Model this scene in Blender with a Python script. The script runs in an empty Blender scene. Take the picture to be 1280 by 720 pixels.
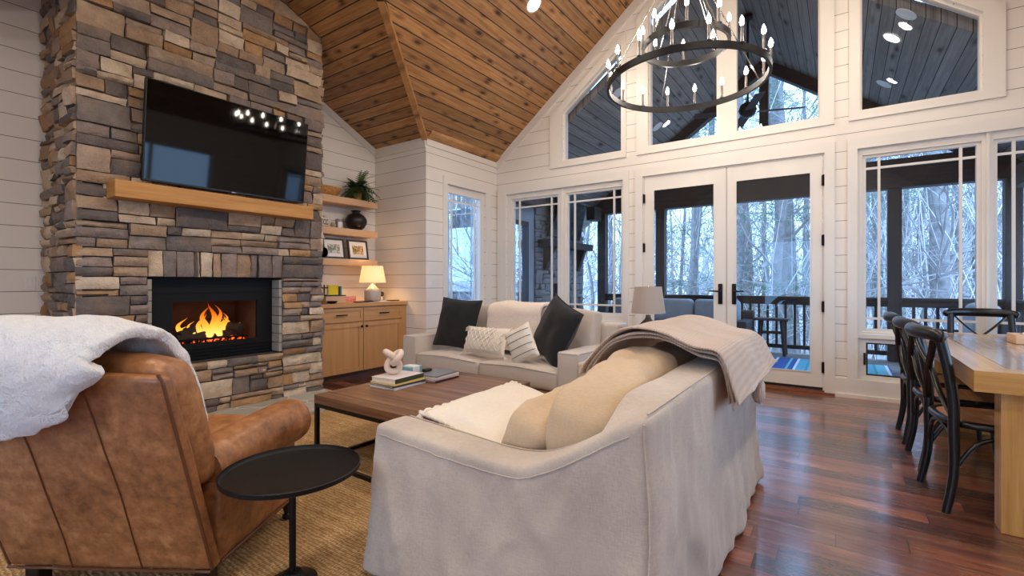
import bpy, math, random
from mathutils import Vector, Matrix, noise
from mathutils.geometry import tessellate_polygon
from math import sin, cos, pi, radians, sqrt
random.seed(7)
scn = bpy.context.scene
COL = scn.collection

# ------------------------------------------------------------------ mesh builder
def grid_line(D, r, n):
    if r <= 0: return [D*i/n for i in range(n+1)]
    a = [0, r*.45, r]
    m = max(1, n)
    return a + [r+(D-2*r)*i/m for i in range(1, m)] + [D-r, D-r*.45, D]

class MB:
    def __init__(s): s.v = []; s.f = []; s.uv = None
    def add(s, vs, fs, M=None):
        b = len(s.v)
        s.v.extend([(M @ Vector(p)) if M is not None else Vector(p) for p in vs])
        s.f.extend([tuple(b+i for i in f) for f in fs])
        return s
    def box(s, x0, x1, y0, y1, z0, z1, M=None):
        v = [(x0,y0,z0),(x1,y0,z0),(x1,y1,z0),(x0,y1,z0),(x0,y0,z1),(x1,y0,z1),(x1,y1,z1),(x0,y1,z1)]
        return s.add(v, [(0,3,2,1),(4,5,6,7),(0,1,5,4),(1,2,6,5),(2,3,7,6),(3,0,4,7)], M)
    def rbox(s, x0, x1, y0, y1, z0, z1, r=.01, n=(1,1,1), fn=None, M=None):
        D = (x1-x0, y1-y0, z1-z0); r = min(r, min(D)/2*.999)
        L = [grid_line(D[k], r, n[k]) for k in range(3)]
        N = [len(l)-1 for l in L]; ix = {}; vs = []; fs = []
        def vid(i,j,k):
            key = (i,j,k)
            if key not in ix:
                p = Vector((L[0][i], L[1][j], L[2][k]))
                if r > 0:
                    c = Vector([min(max(p[q], r), D[q]-r) for q in range(3)])
                    d = p-c
                    if d.length > 1e-9: p = c+d*(r/d.length)
                p = p+Vector((x0,y0,z0))
                if fn: p = Vector(fn(p.x, p.y, p.z))
                ix[key] = len(vs); vs.append(p)
            return ix[key]
        for i in range(N[0]):
            for j in range(N[1]):
                fs.append((vid(i,j,0),vid(i,j+1,0),vid(i+1,j+1,0),vid(i+1,j,0)))
                fs.append((vid(i,j,N[2]),vid(i+1,j,N[2]),vid(i+1,j+1,N[2]),vid(i,j+1,N[2])))
        for i in range(N[0]):
            for k in range(N[2]):
                fs.append((vid(i,0,k),vid(i+1,0,k),vid(i+1,0,k+1),vid(i,0,k+1)))
                fs.append((vid(i,N[1],k),vid(i,N[1],k+1),vid(i+1,N[1],k+1),vid(i+1,N[1],k)))
        for j in range(N[1]):
            for k in range(N[2]):
                fs.append((vid(0,j,k),vid(0,j,k+1),vid(0,j+1,k+1),vid(0,j+1,k)))
                fs.append((vid(N[0],j,k),vid(N[0],j+1,k),vid(N[0],j+1,k+1),vid(N[0],j,k+1)))
        return s.add(vs, fs, M)
    def tube(s, pts, r, n=8, closed=False, cap=True, flat=1.0, M=None):
        P = [Vector(p) for p in pts]; m = len(P)
        R = r if isinstance(r, (list, tuple)) else [r]*m
        vs = []; fs = []; ref = None
        for i in range(m):
            if closed: t = P[(i+1)%m]-P[i-1]
            else: t = P[min(i+1,m-1)]-P[max(i-1,0)]
            t = t.normalized() if t.length > 1e-9 else Vector((0,0,1))
            if ref is None:
                ref = Vector((0,0,1)) if abs(t.z) < .9 else Vector((1,0,0))
            a = ref-t*ref.dot(t)
            if a.length < 1e-6: a = t.orthogonal()
            a.normalize(); ref = a; b = t.cross(a)
            for k in range(n):
                q = 2*pi*k/n
                vs.append(P[i]+(a*cos(q)*flat+b*sin(q))*R[i])
        for i in range(m if closed else m-1):
            for k in range(n):
                A = i*n+k; B = i*n+(k+1)%n; C2 = ((i+1)%m)*n
                fs.append((A, B, C2+(k+1)%n, C2+k))
        if cap and not closed:
            fs.append(tuple(range(n-1,-1,-1))); fs.append(tuple(range((m-1)*n, m*n)))
        return s.add(vs, fs, M)
    def lathe(s, prof, n=24, c=(0,0,0), M=None, sx=1, sy=1):
        vs = []; fs = []; m = len(prof)
        for (r, z) in prof:
            for k in range(n):
                q = 2*pi*k/n; vs.append((c[0]+max(r,1e-4)*cos(q)*sx, c[1]+max(r,1e-4)*sin(q)*sy, c[2]+z))
        for i in range(m-1):
            for k in range(n):
                k2 = (k+1)%n
                fs.append((i*n+k, i*n+k2, (i+1)*n+k2, (i+1)*n+k))
        fs.append(tuple(range(n-1,-1,-1))); fs.append(tuple(range((m-1)*n, m*n)))
        return s.add(vs, fs, M)
    def prism(s, poly, fa, fb, M=None):
        """poly: 2-D ring; fa/fb map (a,b) to a 3-D point on the near and far face"""
        n = len(poly); vs = [fa(*p) for p in poly]+[fb(*p) for p in poly]
        fs = [tuple(range(n)), tuple(range(2*n-1, n-1, -1))]
        for i in range(n):
            j = (i+1)%n; fs.append((i, i+n, j+n, j))
        return s.add(vs, fs, M)
    def plate(s, outer, holes, fa, fb):
        rings = [outer]+holes
        tri = tessellate_polygon([[Vector((p[0],p[1],0)) for p in R_] for R_ in rings])
        flat = [p for R_ in rings for p in R_]; n = len(flat)
        vs = [fa(*p) for p in flat]+[fb(*p) for p in flat]
        fs = [tuple(t) for t in tri]+[tuple(n+i for i in reversed(t)) for t in tri]
        b = 0
        for R_ in rings:
            m = len(R_)
            for i in range(m):
                j = (i+1)%m; fs.append((b+i, b+j, b+j+n, b+i+n))
            b += m
        return s.add(vs, fs)
    def sheet(s, fn, nu, nv, M=None, thick=0):
        P = [[Vector(fn(i/nu, j/nv)) for j in range(nv+1)] for i in range(nu+1)]
        vs = [p for row in P for p in row]; W = nv+1
        fs = [(i*W+j, (i+1)*W+j, (i+1)*W+j+1, i*W+j+1) for i in range(nu) for j in range(nv)]
        if thick:
            nrm = [Vector((0,0,0)) for _ in vs]
            for f in fs:
                q = (vs[f[1]]-vs[f[0]]).cross(vs[f[3]]-vs[f[0]])
                for i in f: nrm[i] = nrm[i]+q
            n0 = len(vs); vs = vs+[p-(q.normalized()*thick if q.length > 1e-12 else Vector((0,0,0))) for p, q in zip(vs, nrm)]
            fs = fs+[tuple(n0+i for i in reversed(f)) for f in fs]
            ring = [i*W for i in range(nu)]+[nu*W+j for j in range(nv)]+[i*W+nv for i in range(nu,0,-1)]+[j for j in range(nv,0,-1)]
            for a, b in zip(ring, ring[1:]+ring[:1]): fs.append((b, a, n0+a, n0+b))
        return s.add(vs, fs, M)

WM = {}
def wm(o): return WM.get(o.name, Matrix.Identity(4)) if o else Matrix.Identity(4)
def uv_box(me, grain):
    uv = me.uv_layers.new(name='UV'); g = 'XYZ'.index(grain)
    o1, o2 = [k for k in range(3) if k != g]
    for p in me.polygons:
        n = p.normal
        if abs(n[g]) > .8: a, b = o1, o2
        else: a, b = g, (o1 if abs(n[o2]) > abs(n[o1]) else o2)
        for li in p.loop_indices:
            co = me.vertices[me.loops[li].vertex_index].co
            uv.data[li].uv = (co[a]+(.37 if abs(n[g]) > .8 else 0), co[b]+p.index%1*0)
def build(name, mb, mat, parent=None, smooth=None, grain=None, uvf=None, label=None, local=False, origin=None):
    W = wm(parent)
    if origin is not None: W = Matrix.Translation(origin)
    vs = mb.v
    if not local and (parent or origin is not None):
        Wi = W.inverted(); vs = [Wi @ p for p in vs]
    me = bpy.data.meshes.new(name); me.from_pydata([tuple(p) for p in vs], [], mb.f); me.update()
    if mat: me.materials.append(mat)
    o = bpy.data.objects.new(name, me); COL.objects.link(o)
    if parent: o.parent = parent; WM[o.name] = W
    elif origin is not None: o.location = origin; WM[o.name] = W
    if uvf:
        uv = me.uv_layers.new(name='UV')
        for p in me.polygons:
            for li in p.loop_indices: uv.data[li].uv = uvf(mb.v[me.loops[li].vertex_index], p.normal)
    elif grain: uv_box(me, grain)
    if smooth is not None:
        for p in me.polygons: p.use_smooth = True
        me.set_sharp_from_angle(angle=radians(smooth))
    if label: o['label'] = label
    return o
def tag(o, label, cat, group=None, kind=None):
    o['label'] = label; o['category'] = cat
    if group: o['group'] = group
    if kind: o['kind'] = kind
    return o
def thing(name, label, cat, loc=(0,0,0), rz=0, group=None, kind=None):
    o = bpy.data.objects.new(name, None); o.empty_display_size = .1; COL.objects.link(o)
    o.location = loc; o.rotation_euler = (0,0,rz)
    WM[o.name] = Matrix.Translation(loc) @ Matrix.Rotation(rz, 4, 'Z')
    return tag(o, label, cat, group, kind)
def solo(name, mb, mat, label, cat, group=None, kind=None, **k):
    lo = Vector([min(p[i] for p in mb.v) for i in range(3)]); hi = Vector([max(p[i] for p in mb.v) for i in range(3)])
    o = build(name, mb, mat, origin=Vector(((lo.x+hi.x)/2, (lo.y+hi.y)/2, lo.z)), **k)
    return tag(o, label, cat, group, kind)
def struct(name, mb, mat, parent=None, **k):
    o = build(name, mb, mat, parent, **k)
    if not parent: o['kind'] = 'structure'
    return o
def copy_tree(o, parent=None):
    c = o.copy(); COL.objects.link(c)
    if parent: c.parent = parent
    for ch in list(o.children): copy_tree(ch, c)
    return c
def nz(p, s=1.0): return noise.noise(Vector(p)*s)
def lerp(a, b, t): return a+(b-a)*t
def curve(pts, x):
    """smooth piecewise interpolation through (x, y) pairs"""
    if x <= pts[0][0]: return pts[0][1]
    for (a, ya), (b, yb) in zip(pts, pts[1:]):
        if x <= b:
            t = (x-a)/(b-a); t = t*t*(3-2*t); return ya+(yb-ya)*t
    return pts[-1][1]

# ------------------------------------------------------------------ materials
def lin(c): return tuple((x/255/12.92 if x/255 <= .04045 else ((x/255+.055)/1.055)**2.4) for x in c)
def C4(c): return (*lin(c), 1)
class NT:
    def __init__(s, name):
        s.m = bpy.data.materials.new(name); s.m.use_nodes = True; s.t = s.m.node_tree
        s.b = s.t.nodes['Principled BSDF']; s.out = s.t.nodes['Material Output']
    def n(s, typ, **k):
        x = s.t.nodes.new('ShaderNode'+typ)
        for a, v in k.items():
            if a.startswith('i_'):
                s.set(x.inputs[a[2:].replace('_',' ')], v)
            elif a[0] == 'j' and a[1:].isdigit(): s.set(x.inputs[int(a[1:])], v)
            else: setattr(x, a, v)
        return x
    def set(s, sock, v):
        if isinstance(v, bpy.types.NodeSocket): s.t.links.new(v, sock)
        elif isinstance(v, bpy.types.Node): s.t.links.new(v.outputs[0], sock)
        else: sock.default_value = v
    def math(s, op, a, b=0, c=0): 
        x = s.n('Math', operation=op); s.set(x.inputs[0], a); s.set(x.inputs[1], b); s.set(x.inputs[2], c); return x.outputs[0]
    def ramp(s, fac, stops, mode='LINEAR'):
        x = s.n('ValToRGB'); s.set(x.inputs[0], fac); r = x.color_ramp; r.interpolation = mode
        while len(r.elements) < len(stops): r.elements.new(.5)
        for e, (p, c) in zip(r.elements, stops): e.position = p; e.color = C4(c) if len(c) == 3 and max(c) > 1.01 else (*c, 1)[:4]
        return x.outputs[0]
    def mix(s, f, a, b, mode='MIX'):
        x = s.n('Mix', data_type='RGBA', blend_type=mode); s.set(x.inputs[0], f); s.set(x.inputs[6], a); s.set(x.inputs[7], b); return x.outputs[2]
    def base(s, c=None, rough=None, metal=None, bump=None, bstr=.3, bdist=.01, **k):
        if c is not None: s.set(s.b.inputs['Base Color'], c)
        if rough is not None: s.set(s.b.inputs['Roughness'], rough)
        if metal is not None: s.set(s.b.inputs['Metallic'], metal)
        if bump is not None:
            x = s.n('Bump'); x.inputs['Strength'].default_value = bstr; x.inputs['Distance'].default_value = bdist
            s.set(x.inputs['Height'], bump); s.set(s.b.inputs['Normal'], x.outputs[0])
        for a, v in k.items(): s.set(s.b.inputs[a.replace('_',' ')], v)
        return s.m
    def pos(s): return s.n('NewGeometry').outputs['Position']
    def obj(s): return s.n('TexCoord').outputs['Object']
    def uv(s): return s.n('TexCoord').outputs['UV']
    def noise(s, vec, scale, detail=3, rough=.5, out=0):
        x = s.n('TexNoise'); s.set(x.inputs['Vector'], vec); x.inputs['Scale'].default_value = scale
        x.inputs['Detail'].default_value = detail; x.inputs['Roughness'].default_value = rough; return x.outputs[out]
    def mapv(s, vec, sc=(1,1,1), loc=(0,0,0), rot=(0,0,0)):
        x = s.n('Mapping'); s.set(x.inputs['Vector'], vec); x.inputs['Scale'].default_value = sc; x.inputs['Location'].default_value = loc; x.inputs['Rotation'].default_value = rot
        return x.outputs[0]
def plain(name, c, rough=.5, metal=0, var=.08, scale=6, bump=0, bscale=60, **k):
    t = NT(name); o = t.obj(); n = t.noise(o, scale)
    col = t.mix(n, (*[x*(1-var) for x in lin(c)],1), (*[min(1,x*(1+var)) for x in lin(c)],1))
    return t.base(col, rough, metal, t.noise(o, bscale) if bump else None, bump, .004, **k)
def wood(name, light, mid, dark, pw=0, plen=0, rough=.45, knots=0, kscale=(2.6,7.5), gap=.006, gs=1.0, tone=.35, bump=.2, coat=0, ior=1.5, gapc=(40,24,14), saw=0):
    t = NT(name); uv = t.n('SeparateXYZ', j0=t.uv()); u, v = uv.outputs[0], uv.outputs[1]
    if pw:
        q = t.math('DIVIDE', v, pw); idn = t.math('FLOOR', q); fr = t.math('SUBTRACT', q, idn)
        w0 = t.n('TexWhiteNoise', noise_dimensions='1D', i_W=idn).outputs[0]
        u2 = t.math('MULTIPLY_ADD', w0, 9.7, u)
        if plen:
            seg = t.math('FLOOR', t.math('DIVIDE', u2, plen)); sfr = t.math('FRACT', t.math('DIVIDE', u2, plen))
            idn = t.math('MULTIPLY_ADD', seg, 17.3, idn)
        w = t.n('TexWhiteNoise', noise_dimensions='1D', i_W=t.math('ADD', idn, .37)).outputs[0]
    else: u2 = u; w = None
    vec = t.n('CombineXYZ', j0=u2, j1=v, j2=(t.math('MULTIPLY', w, 13) if w is not None else 0.0)).outputs[0]
    g1 = t.noise(t.mapv(vec, (1.3*gs, 26*gs, 1)), 1, 5, .6)
    g2 = t.noise(t.mapv(vec, (5*gs, 130*gs, 1)), 1, 3, .6)
    g = t.math('MULTIPLY_ADD', g2, .35, t.math('MULTIPLY', g1, .75))
    if knots:
        dn = t.noise(vec, 3, 2, .5, 1)
        kv = t.mix(.04, vec, dn, 'ADD')
        vo = t.n('TexVoronoi', voronoi_dimensions='3D'); t.set(vo.inputs['Vector'], t.mapv(kv, (*kscale, 1))); vo.inputs['Scale'].default_value = 1
        kd = vo.outputs['Distance']; kr = t.n('SeparateColor', j0=vo.outputs['Color']).outputs[0]
        kd = t.math('ADD', kd, t.math('MULTIPLY', t.math('GREATER_THAN', kr, knots), 2.0))
        halo = t.n('MapRange', j0=kd, j1=.42, j2=.08, j3=0, j4=1).outputs[0]
        core = t.n('MapRange', j0=kd, j1=.2, j2=.1, j3=0, j4=1).outputs[0]
        g = t.math('SUBTRACT', g, t.math('MULTIPLY', halo, .28))
    col = t.ramp(g, [(.22, dark), (.5, mid), (.78, light)])
    if w is not None:
        col = t.mix(1, col, t.n('MapRange', j0=w, j1=0, j2=1, j3=1-tone, j4=1+tone*.7).outputs[0], 'MULTIPLY')
    if knots: col = t.mix(t.math('MULTIPLY', core, .75), col, C4(tuple(x*.45 for x in dark)))
    h = g
    if saw:
        hb = t.math('MULTIPLY_ADD', t.math('ABSOLUTE', t.math('SUBTRACT', fr, .5)), pw*1.3, u2)
        sw = t.n('TexWave', wave_type='BANDS', bands_direction='X', i_Scale=1, i_Distortion=2.2, i_Detail=2, i_Detail_Scale=.5)
        t.set(sw.inputs['Vector'], t.n('CombineXYZ', j0=t.math('MULTIPLY', hb, 34), j1=v, j2=w).outputs[0])
        pm = t.n('MapRange', j0=t.noise(t.mapv(vec, (2.2, 7, 1)), 1, 3), j1=.42, j2=.62, j3=0, j4=1).outputs[0]
        sm = t.math('MULTIPLY', t.math('MULTIPLY', t.math('POWER', t.math('SUBTRACT', 1, sw.outputs['Fac']), 2.0), pm), t.math('GREATER_THAN', w, .36))
        mt = t.n('MapRange', j0=t.noise(t.mapv(vec, (60, 95, 1)), 1, 3, .6), j1=.46, j2=.6, j3=0, j4=1).outputs[0]
        dm = t.math('MULTIPLY', mt, t.math('LESS_THAN', w, .36))
        col = t.mix(t.math('MULTIPLY', sm, .75), col, C4(tuple(x*.5 for x in dark)))
        col = t.mix(t.math('MULTIPLY', dm, .8), col, C4(tuple(x*.45 for x in dark)))
        h = t.math('SUBTRACT', t.math('MULTIPLY', g, .5), t.math('MULTIPLY', t.math('ADD', sm, dm), saw))
    if pw:
        e = t.math('MINIMUM', fr, t.math('SUBTRACT', 1, fr)); gm = t.math('LESS_THAN', e, gap/pw/2)
        if plen:
            e2 = t.math('MINIMUM', sfr, t.math('SUBTRACT', 1, sfr)); gm = t.math('MAXIMUM', gm, t.math('LESS_THAN', e2, .0022/plen))
        col = t.mix(gm, col, C4(gapc)); h = t.math('SUBTRACT', h, t.math('MULTIPLY', gm, 1.6))
    rr = t.n('MapRange', j0=g, j1=.2, j2=.8, j3=rough+.1, j4=rough-.05).outputs[0]
    k = {}
    if coat: k = dict(Coat_Weight=coat, Coat_Roughness=.14, Coat_IOR=ior)
    return t.base(col, rr, 0, h, bump, .006, **k)
def fabric(name, c, scale=350, rough=.95, var=.12, bstr=.35, big=.0, sheen=.25, c2=None):
    t = NT(name); o = t.obj()
    w1 = t.noise(t.mapv(o, (1,1,.18)), scale, 2); w2 = t.noise(t.mapv(o, (.18,.18,1)), scale, 2)
    w = t.math('MULTIPLY_ADD', w1, .5, t.math('MULTIPLY', w2, .5)); l = t.noise(o, 5, 4)
    a = lin(c); m = t.math('MULTIPLY_ADD', l, .4, t.math('MULTIPLY', w, .6))
    col = t.ramp(m, [(.3, tuple(x*(1-var*2) for x in a)), (.7, tuple(min(1,x*(1+var)) for x in a))])
    if c2: col = t.mix(t.n('MapRange', j0=t.noise(o, 2.2, 3), j1=.45, j2=.7, j3=0, j4=.7).outputs[0], col, C4(c2))
    h = w if not big else t.math('MULTIPLY_ADD', t.noise(o, 9, 4), big, w)
    return t.base(col, rough, 0, h, bstr, .003, Sheen_Weight=sheen, Specular_IOR_Level=.2)
def shiplap(name, c, pitch=.178, off=.03, rough=.4):
    t = NT(name); z = t.n('SeparateXYZ', j0=t.pos()).outputs[2]
    q = t.math('FRACT', t.math('DIVIDE', t.math('SUBTRACT', z, off), pitch))
    gm = t.math('LESS_THAN', q, .026)
    n = t.noise(t.pos(), 1.5); b = t.mix(n, C4(tuple(x*.97 for x in c)), C4(c))
    return t.base(t.mix(gm, b, C4((96,88,84))), rough, 0, t.math('SUBTRACT', 1, gm), .5, .006)
def emit(name, c, s, base=(0,0,0)):
    t = NT(name); return t.base((*lin(base),1), .5, 0, None, Emission_Color=C4(c), Emission_Strength=s)
def glass_mat(name, tint=(1,1,1), spec=1.0):
    t = NT(name); tr = t.n('BsdfTransparent', i_Color=(*tint,1)); gl = t.n('BsdfGlossy', i_Roughness=.0, i_Color=(.9,.95,1,1))
    fr = t.n('Fresnel', i_IOR=1.45); f = t.math('MULTIPLY', fr, spec)
    mx = t.n('MixShader', j0=f, j1=tr, j2=gl); t.t.links.new(mx.outputs[0], t.out.inputs['Surface']); return t.m

white_trim = plain('trim_paint', (226,219,209), .35, var=.02)
ship = shiplap('shiplap_paint', (232,224,213))
ceil_wood = wood('stained_knotty_pine', (198,152,98), (158,112,66), (84,54,30), pw=.138, rough=.45, knots=.66, tone=.3, gap=.012, gapc=(36,22,13), kscale=(4.2,10.5), gs=1.5)
porch_wood = wood('grey_stained_pine', (150,140,130), (124,116,108), (84,76,70), pw=.138, rough=.7, knots=.5, tone=.22, gap=.009, gapc=(22,18,16))
floor_wood = wood('hand_scraped_hardwood', (172,108,76), (120,66,48), (58,30,24), pw=.127, plen=1.1, rough=.28, knots=0, tone=.72, gap=.004, gapc=(22,10,8), bump=.5, saw=.6, coat=.8, ior=1.9)
beam_wood = wood('mantel_timber', (205,150,80), (178,122,58), (132,84,36), rough=.55, gs=.8, bump=.35)
shelf_wood = wood('shelf_maple', (228,190,152), (212,170,130), (186,142,104), rough=.5, gs=.7, bump=.08)
cab_wood = wood('cabinet_maple', (206,158,104), (190,140,88), (166,116,68), rough=.42, gs=.6, bump=.06)
table_wood = wood('coffee_table_wood', (142,104,76), (106,74,54), (64,44,34), pw=.16, plen=0, rough=.38, tone=.3, gap=.003, gapc=(40,26,20))
dine_wood = wood('dining_table_wood', (214,170,104), (190,142,76), (146,100,48), rough=.3, gs=.8, coat=.5, bump=.12)
dine_top = wood('dining_top_wood', (192,166,138), (166,138,110), (122,96,72), pw=.3, rough=.26, gs=.8, coat=1.0, tone=.12, gap=.002, bump=.06)
dark_wood = wood('side_table_walnut', (112,74,52), (88,56,40), (58,36,28), rough=.4)
seat_wood = wood('chair_seat_rattan', (176,124,84), (150,100,64), (112,72,46), rough=.5)
porch_dark = wood('dark_stained_timber', (62,46,38), (48,35,30), (32,24,22), rough=.7)
deck_wood = wood('deck_boards', (150,145,140), (126,120,116), (92,86,84), pw=.14, rough=.7, tone=.2)
black_metal = plain('black_iron', (24,23,24), .45, .6, .1)
black_paint = plain('black_lacquer', (11,11,12), .3, 0, .1)
oil_bronze = plain('oiled_bronze', (30,26,25), .4, .7)
black_gloss = plain('tv_screen_glass', (4,4,5), .04, 0, 0, Specular_IOR_Level=.3)
black_plastic = plain('black_plastic', (18,18,19), .45)
chrome = plain('brushed_nickel', (170,168,166), .25, 1)
cushion_grey = fabric('outdoor_cushion_grey', (156,164,174), 200)
wicker_dark = plain('dark_wicker', (58,52,50), .8, bump=.8, bscale=120)
glass = glass_mat('window_glass', (.93,.96,1.0), .55)

def leather_mat():
    t = NT('cognac_leather'); o = t.obj()
    l = t.noise(o, 3.5, 6, .6); f = t.noise(o, 22, 5, .65); s = t.noise(t.mapv(o, (3,3,14)), 3, 4)
    m = t.math('MULTIPLY_ADD', f, .5, t.math('MULTIPLY_ADD', s, .1, t.math('MULTIPLY', l, .5)))
    col = t.ramp(m, [(.36, (92,56,32)), (.55, (154,102,62)), (.76, (200,146,98))])
    return t.base(col, .36, 0, t.math('MULTIPLY_ADD', t.noise(o, 160, 3), .35, f), .3, .006)
leather = leather_mat()
leather_welt = plain('leather_piping', (98,58,34), .45)
def stone_mat():
    t = NT('ledger_stone'); g = t.n('NewGeometry'); r = g.outputs['Random Per Island']; p = g.outputs['Position']
    c = t.ramp(r, [(0,(182,154,126)),(.1,(130,119,111)),(.2,(164,136,110)),(.3,(200,176,148)),(.38,(114,104,99)),(.48,(150,132,122)),(.58,(182,142,100)),(.64,(136,123,115)),(.72,(172,148,126)),(.81,(106,97,93)),(.88,(212,190,164)),(.95,(160,122,86))], 'CONSTANT')
    n = t.noise(p, 9, 5, .65); n2 = t.noise(p, 34, 4, .7)
    off = t.n('VectorMath', operation='ADD'); t.set(off.inputs[0], p); t.set(off.inputs[1], t.math('MULTIPLY', r, 40))
    n3 = t.noise(off.outputs[0], 5, 3)
    c = t.mix(t.n('MapRange', j0=n3, j1=.52, j2=.75, j3=0, j4=.5).outputs[0], c, C4((158,126,94)))
    c = t.mix(1, c, t.n('MapRange', j0=n, j1=.3, j2=.7, j3=.72, j4=1.14).outputs[0], 'MULTIPLY')
    return t.base(c, .8, 0, t.math('MULTIPLY_ADD', n2, .8, n), 1.0, .02, Specular_IOR_Level=.25)
stone = stone_mat()
mortar = plain('dark_mortar', (60,52,48), .95, var=.2, bump=.6)
def flag_mat():
    t = NT('hearth_flagstone'); p = t.pos(); w = t.n('TexVoronoi', feature='DISTANCE_TO_EDGE', i_Scale=3.3); t.set(w.inputs['Vector'], p)
    v = t.n('TexVoronoi', i_Scale=3.3); t.set(v.inputs['Vector'], p)
    k = t.n('SeparateColor', j0=v.outputs['Color']).outputs[0]; n = t.noise(p, 14, 4)
    c = t.ramp(t.math('MULTIPLY_ADD', k, .6, t.math('MULTIPLY', n, .4)), [(.2,(150,144,134)),(.5,(176,170,158)),(.8,(160,150,134))])
    gm = t.math('LESS_THAN', w.outputs[0], .02)
    return t.base(t.mix(gm, c, C4((196,190,180))), .7, 0, t.math('ADD', n, t.math('MULTIPLY', gm, -.5)), .3, .006)
flag = flag_mat()
def jute_mat():
    t = NT('jute_weave'); p = t.pos(); pn = t.mix(.03, p, t.noise(p, 6, 2, .5, 1), 'ADD')
    w = t.n('TexWave', wave_type='BANDS', bands_direction='Y', i_Scale=17, i_Distortion=4.0, i_Detail=2, i_Detail_Scale=3); t.set(w.inputs['Vector'], pn)
    w2 = t.n('TexWave', wave_type='BANDS', bands_direction='X', i_Scale=22, i_Distortion=4, i_Detail=2); t.set(w2.inputs['Vector'], pn)
    n = t.noise(p, 40, 4, .7); l = t.noise(t.mapv(p, (.5, 6, 1)), 4, 3)
    m = t.math('MULTIPLY_ADD', w.outputs['Fac'], .2, t.math('MULTIPLY_ADD', w2.outputs['Fac'], .14, t.math('MULTIPLY_ADD', n, .5, t.math('MULTIPLY', l, .3))))
    c = t.ramp(m, [(.3,(120,88,52)),(.55,(168,132,88)),(.8,(214,182,138))])
    return t.base(c, .95, 0, m, .9, .012, Specular_IOR_Level=.1)
jute = jute_mat()
linen_sofa = fabric('slipcover_linen', (192,178,164), 260, var=.14, bstr=.35, big=.5, c2=(176,162,150))
linen_cush = fabric('cushion_linen', (198,172,140), 300, var=.1, big=.3)
love_fab = fabric('loveseat_cotton', (202,190,180), 320, var=.06)
white_fab = fabric('cream_cotton', (226,216,202), 280, var=.06)
black_fab = fabric('charcoal_plush', (38,38,40), 240, var=.25, sheen=.15)
waffle = None
def waffle_mat():
    t = NT('waffle_knit'); o = t.obj()
    a = t.n('TexWave', bands_direction='Y', i_Scale=26, i_Distortion=.6); t.set(a.inputs['Vector'], o)
    b = t.n('TexWave', bands_direction='X', i_Scale=30, i_Distortion=.6); t.set(b.inputs['Vector'], o)
    h = t.math('MULTIPLY', a.outputs['Fac'], b.outputs['Fac']); n = t.noise(o, 6, 3)
    c = t.ramp(t.math('MULTIPLY_ADD', h, .5, t.math('MULTIPLY', n, .5)), [(.15,(176,154,138)),(.7,(214,194,176))])
    return t.base(c, .95, 0, h, .6, .006, Sheen_Weight=.2, Specular_IOR_Level=.15)
waffle = waffle_mat()
sherpa = plain('sherpa_fleece', (232,216,202), .98, var=.08, scale=40, bump=1.0, bscale=90, Specular_IOR_Level=.1)
def fur_mat():
    t = NT('white_faux_fur'); o = t.obj(); a = t.noise(t.mapv(o, (1,1,.35)), 150, 3, .7); b = t.noise(o, 28, 4, .7)
    h = t.math('MULTIPLY_ADD', a, .6, b)
    return t.base(t.ramp(h, [(.36,(212,208,206)),(.7,(234,231,229)),(1.0,(244,242,240))]), .98, 0, h, 1.0, .02, Sheen_Weight=.6, Specular_IOR_Level=.1)
fur = fur_mat()

# ------------------------------------------------------------------ room shell
XW, XB, YC, YG, YN, YBK, XR, RX = -4.449, -5.463, 4.405, 5.947, -.405, -3.5, 2.229, -1.11
ZE, S1, S2 = 3.07, .79, .5
def zc(X): return ZE+S1*(min(X, 2*RX-X)-XW)
def zx(Y): return ZE+S2*(YC-max(Y, 4.0-Y))
APX = XW+(zx(2.0)-ZE)/S1
T = .16
# floor
m = MB(); m.box(XB-.3, XR+.3, YBK-.3, YG, -.12, 0)
struct('floor', m, floor_wood, grain='X')
# ceilings
def slope_uv1(p, n): return (p.y, p.x*1.274+.05)
def slope_uv2(p, n): return (p.x+.7, p.y*1.118)
mainL = [(XW-T,YBK-T),(RX,YBK-T),(RX,YG),(XW-T,YG),(XW-T,YC+T*.9),(XW,YC),(APX,2.0),(XW,YN),(XW-T,YN-T*.9)]
m = MB(); m.prism(mainL, lambda a,b: (a,b,zc(a)), lambda a,b: (a,b,zc(a)+.14))
struct('ceiling_main_slope', m, ceil_wood, uvf=slope_uv1)
m = MB(); m.prism([(RX,YBK-T),(XR+T,YBK-T),(XR+T,YG),(RX,YG)], lambda a,b: (a,b,zc(a)), lambda a,b: (a,b,zc(a)+.14))
struct('ceiling_far_slope', m, ceil_wood, uvf=slope_uv1)
m = MB(); m.prism([(XB-T,YC),(XW,YC),(APX,2.0),(XB-T,2.0)], lambda a,b: (a,b,zx(b)), lambda a,b: (a,b,zx(b)+.12))
struct('ceiling_cross_gable', m, ceil_wood, uvf=slope_uv2)
m = MB(); m.prism([(XB-T,YN),(XW,YN),(APX,2.0),(XB-T,2.0)], lambda a,b: (a,b,zx(b)), lambda a,b: (a,b,zx(b)+.12))
struct('ceiling_cross_gable_near', m, ceil_wood, uvf=slope_uv2)
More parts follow.
